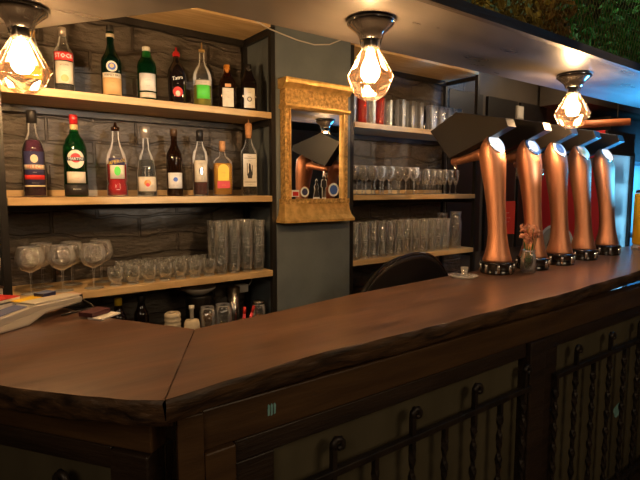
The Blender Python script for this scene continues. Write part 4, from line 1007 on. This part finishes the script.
# ================================================================== right end of the room
t = thing('drinks_fridge', 'tall red drinks fridge with a blue-lit glass door behind the taps', 'fridge', (4.30, 1.88, 0))
m = bmesh.new(); D, W, H = 0.55, 0.52, 1.98
box(m, 0, 0.03, 0, D, 0.05, H); box(m, W - .03, W, 0, D, 0.05, H); box(m, 0.03, W - .03, D - .03, D, 0.05, H); box(m, 0.03, W - .03, 0, D - .03, 0.05, 0.2); box(m, 0.03, W - .03, 0, D - .03, H - 0.16, H)
obj('cabinet', m, 'fridge_red', t, bevel=0.004)
obj('side_light', bx(W - .05, W - .032, 0.03, D - .055, 0.21, H - .17), 'fridge_lit', t)
obj('back_light', bx(0.032, W - .032, D - 0.05, D - 0.032, 0.21, H - .17), 'fridge_lit', t)
for k in range(5):
    obj('wire_shelf', bx(0.031, W - .051, 0.03, D - .06, 0.42 + k * 0.28, 0.43 + k * .28), 'steel', t)
dr = obj('glass_door', bx(0.03, W - .03, -0.012, -0.004, 0.2, H - .16), 'glass', t)
m = bmesh.new()
for a in ((0.0, 0.03, 0.1, H - .12), (W - .03, W, 0.1, H - .12), (0.03, W - .03, 0.1, 0.2), (0.03, W - .03, H - .19, H - .162)): box(m, a[0], a[1], -0.03, -0.002, a[2], min(a[3], H - .161))
obj('door_frame', m, 'black_matte', dr); obj('header_panel', bx(0.0, W, -0.02, -0.001, H - .16, H), 'black_matte', t)
rnd = random.Random(8)
cb0 = one('bottled_drink', lt([(0, 0), (0.028, 0), (0.03, 0.004), (0.03, 0.12), (0.02, 0.16), (0.011, 0.18), (0.012, 0.215), (0, 0.216)], 14), liquid('drink_blue', (0.25, 0.5, 0.6), 0.5), 'bottle', 'bottled drinks inside the red fridge')
u = []
nm = ['lowest', 'second', 'third', 'fourth', 'topmost']
for s in range(5):
    for k in range(6): place(cb0, u, (4.30 + 0.075 + k * 0.070, 1.96, 0.4305 + s * 0.28), f'{ORD[k]} bottle from the left on the {nm[s]} fridge shelf')
t = thing('round_sign', 'round white sign with a black A on the red fridge side', 'sign', (4.2995, 2.24, 1.05))
t.rotation_euler = (0, 0, -PI / 2)
obj('disc', pr(circ(0, 0, 0.15, 40), -0.008, 0.0, 'y'), 'device', t)
m = bmesh.new(); A = circ(0, 0, 0.15, 40); B = circ(0, 0, 0.128, 40)
for i in range(40):
    j = (i + 1) % 40; m.faces.new([m.verts.new((p[0], -0.0095, p[1])) for p in (A[i], A[j], B[j], B[i])])
obj('rim', m, 'white', t)
lettering('A', 0.09, 0.008, -0.02, 'black', t, True, x=-0.055); lettering('L E', 0.07, 0.008, -0.02, 'black', t, True, x=0.05)
pp = thing('copper_pipe', 'horizontal copper pipe hanging in front of the red fridge', 'pipe', (4.15, 1.9, 2.02))
obj('tube', tb([(-0.12, 0.20, 0), (0.10, -0.22, 0)], 0.028, 16), 'pipe_paint', pp, True)
for s in ((-0.08, 0.124), (0.06, -0.144)): obj('hanger', tb([(s[0], s[1], 0.02), (s[0], s[1], 0.58)], 0.004, 6), 'black_metal', pp)
t = thing('high_table', 'small table standing in the blue lit room beyond the fridge', 'table', (6.2, 2.15, 0))
obj('table_top', lt([(0, 0.98), (0.25, 0.98), (0.26, 1.0), (0.25, 1.02), (0, 1.02)], 28), 'black_matte', t, True)
obj('column', tb([(0, 0, 0.02), (0, 0, 0.98)], 0.03, 12), 'black_metal', t); obj('foot', lt([(0, 0), (0.2, 0), (0.2, 0.01), (0.03, 0.03), (0, 0.03)], 24), 'black_metal', t, True)

t = thing('junction_box', 'small pale square box on the dark wall behind the right lamp', 'box', (3.98, 2.4545, 2.16))
obj('housing', bx(-0.05, 0.05, -0.02, 0, -0.06, 0.05), 'device', t, bevel=0.003); obj('cover', bx(-0.04, 0.04, -0.024, -0.0202, -0.05, 0.04), 'cable', t)
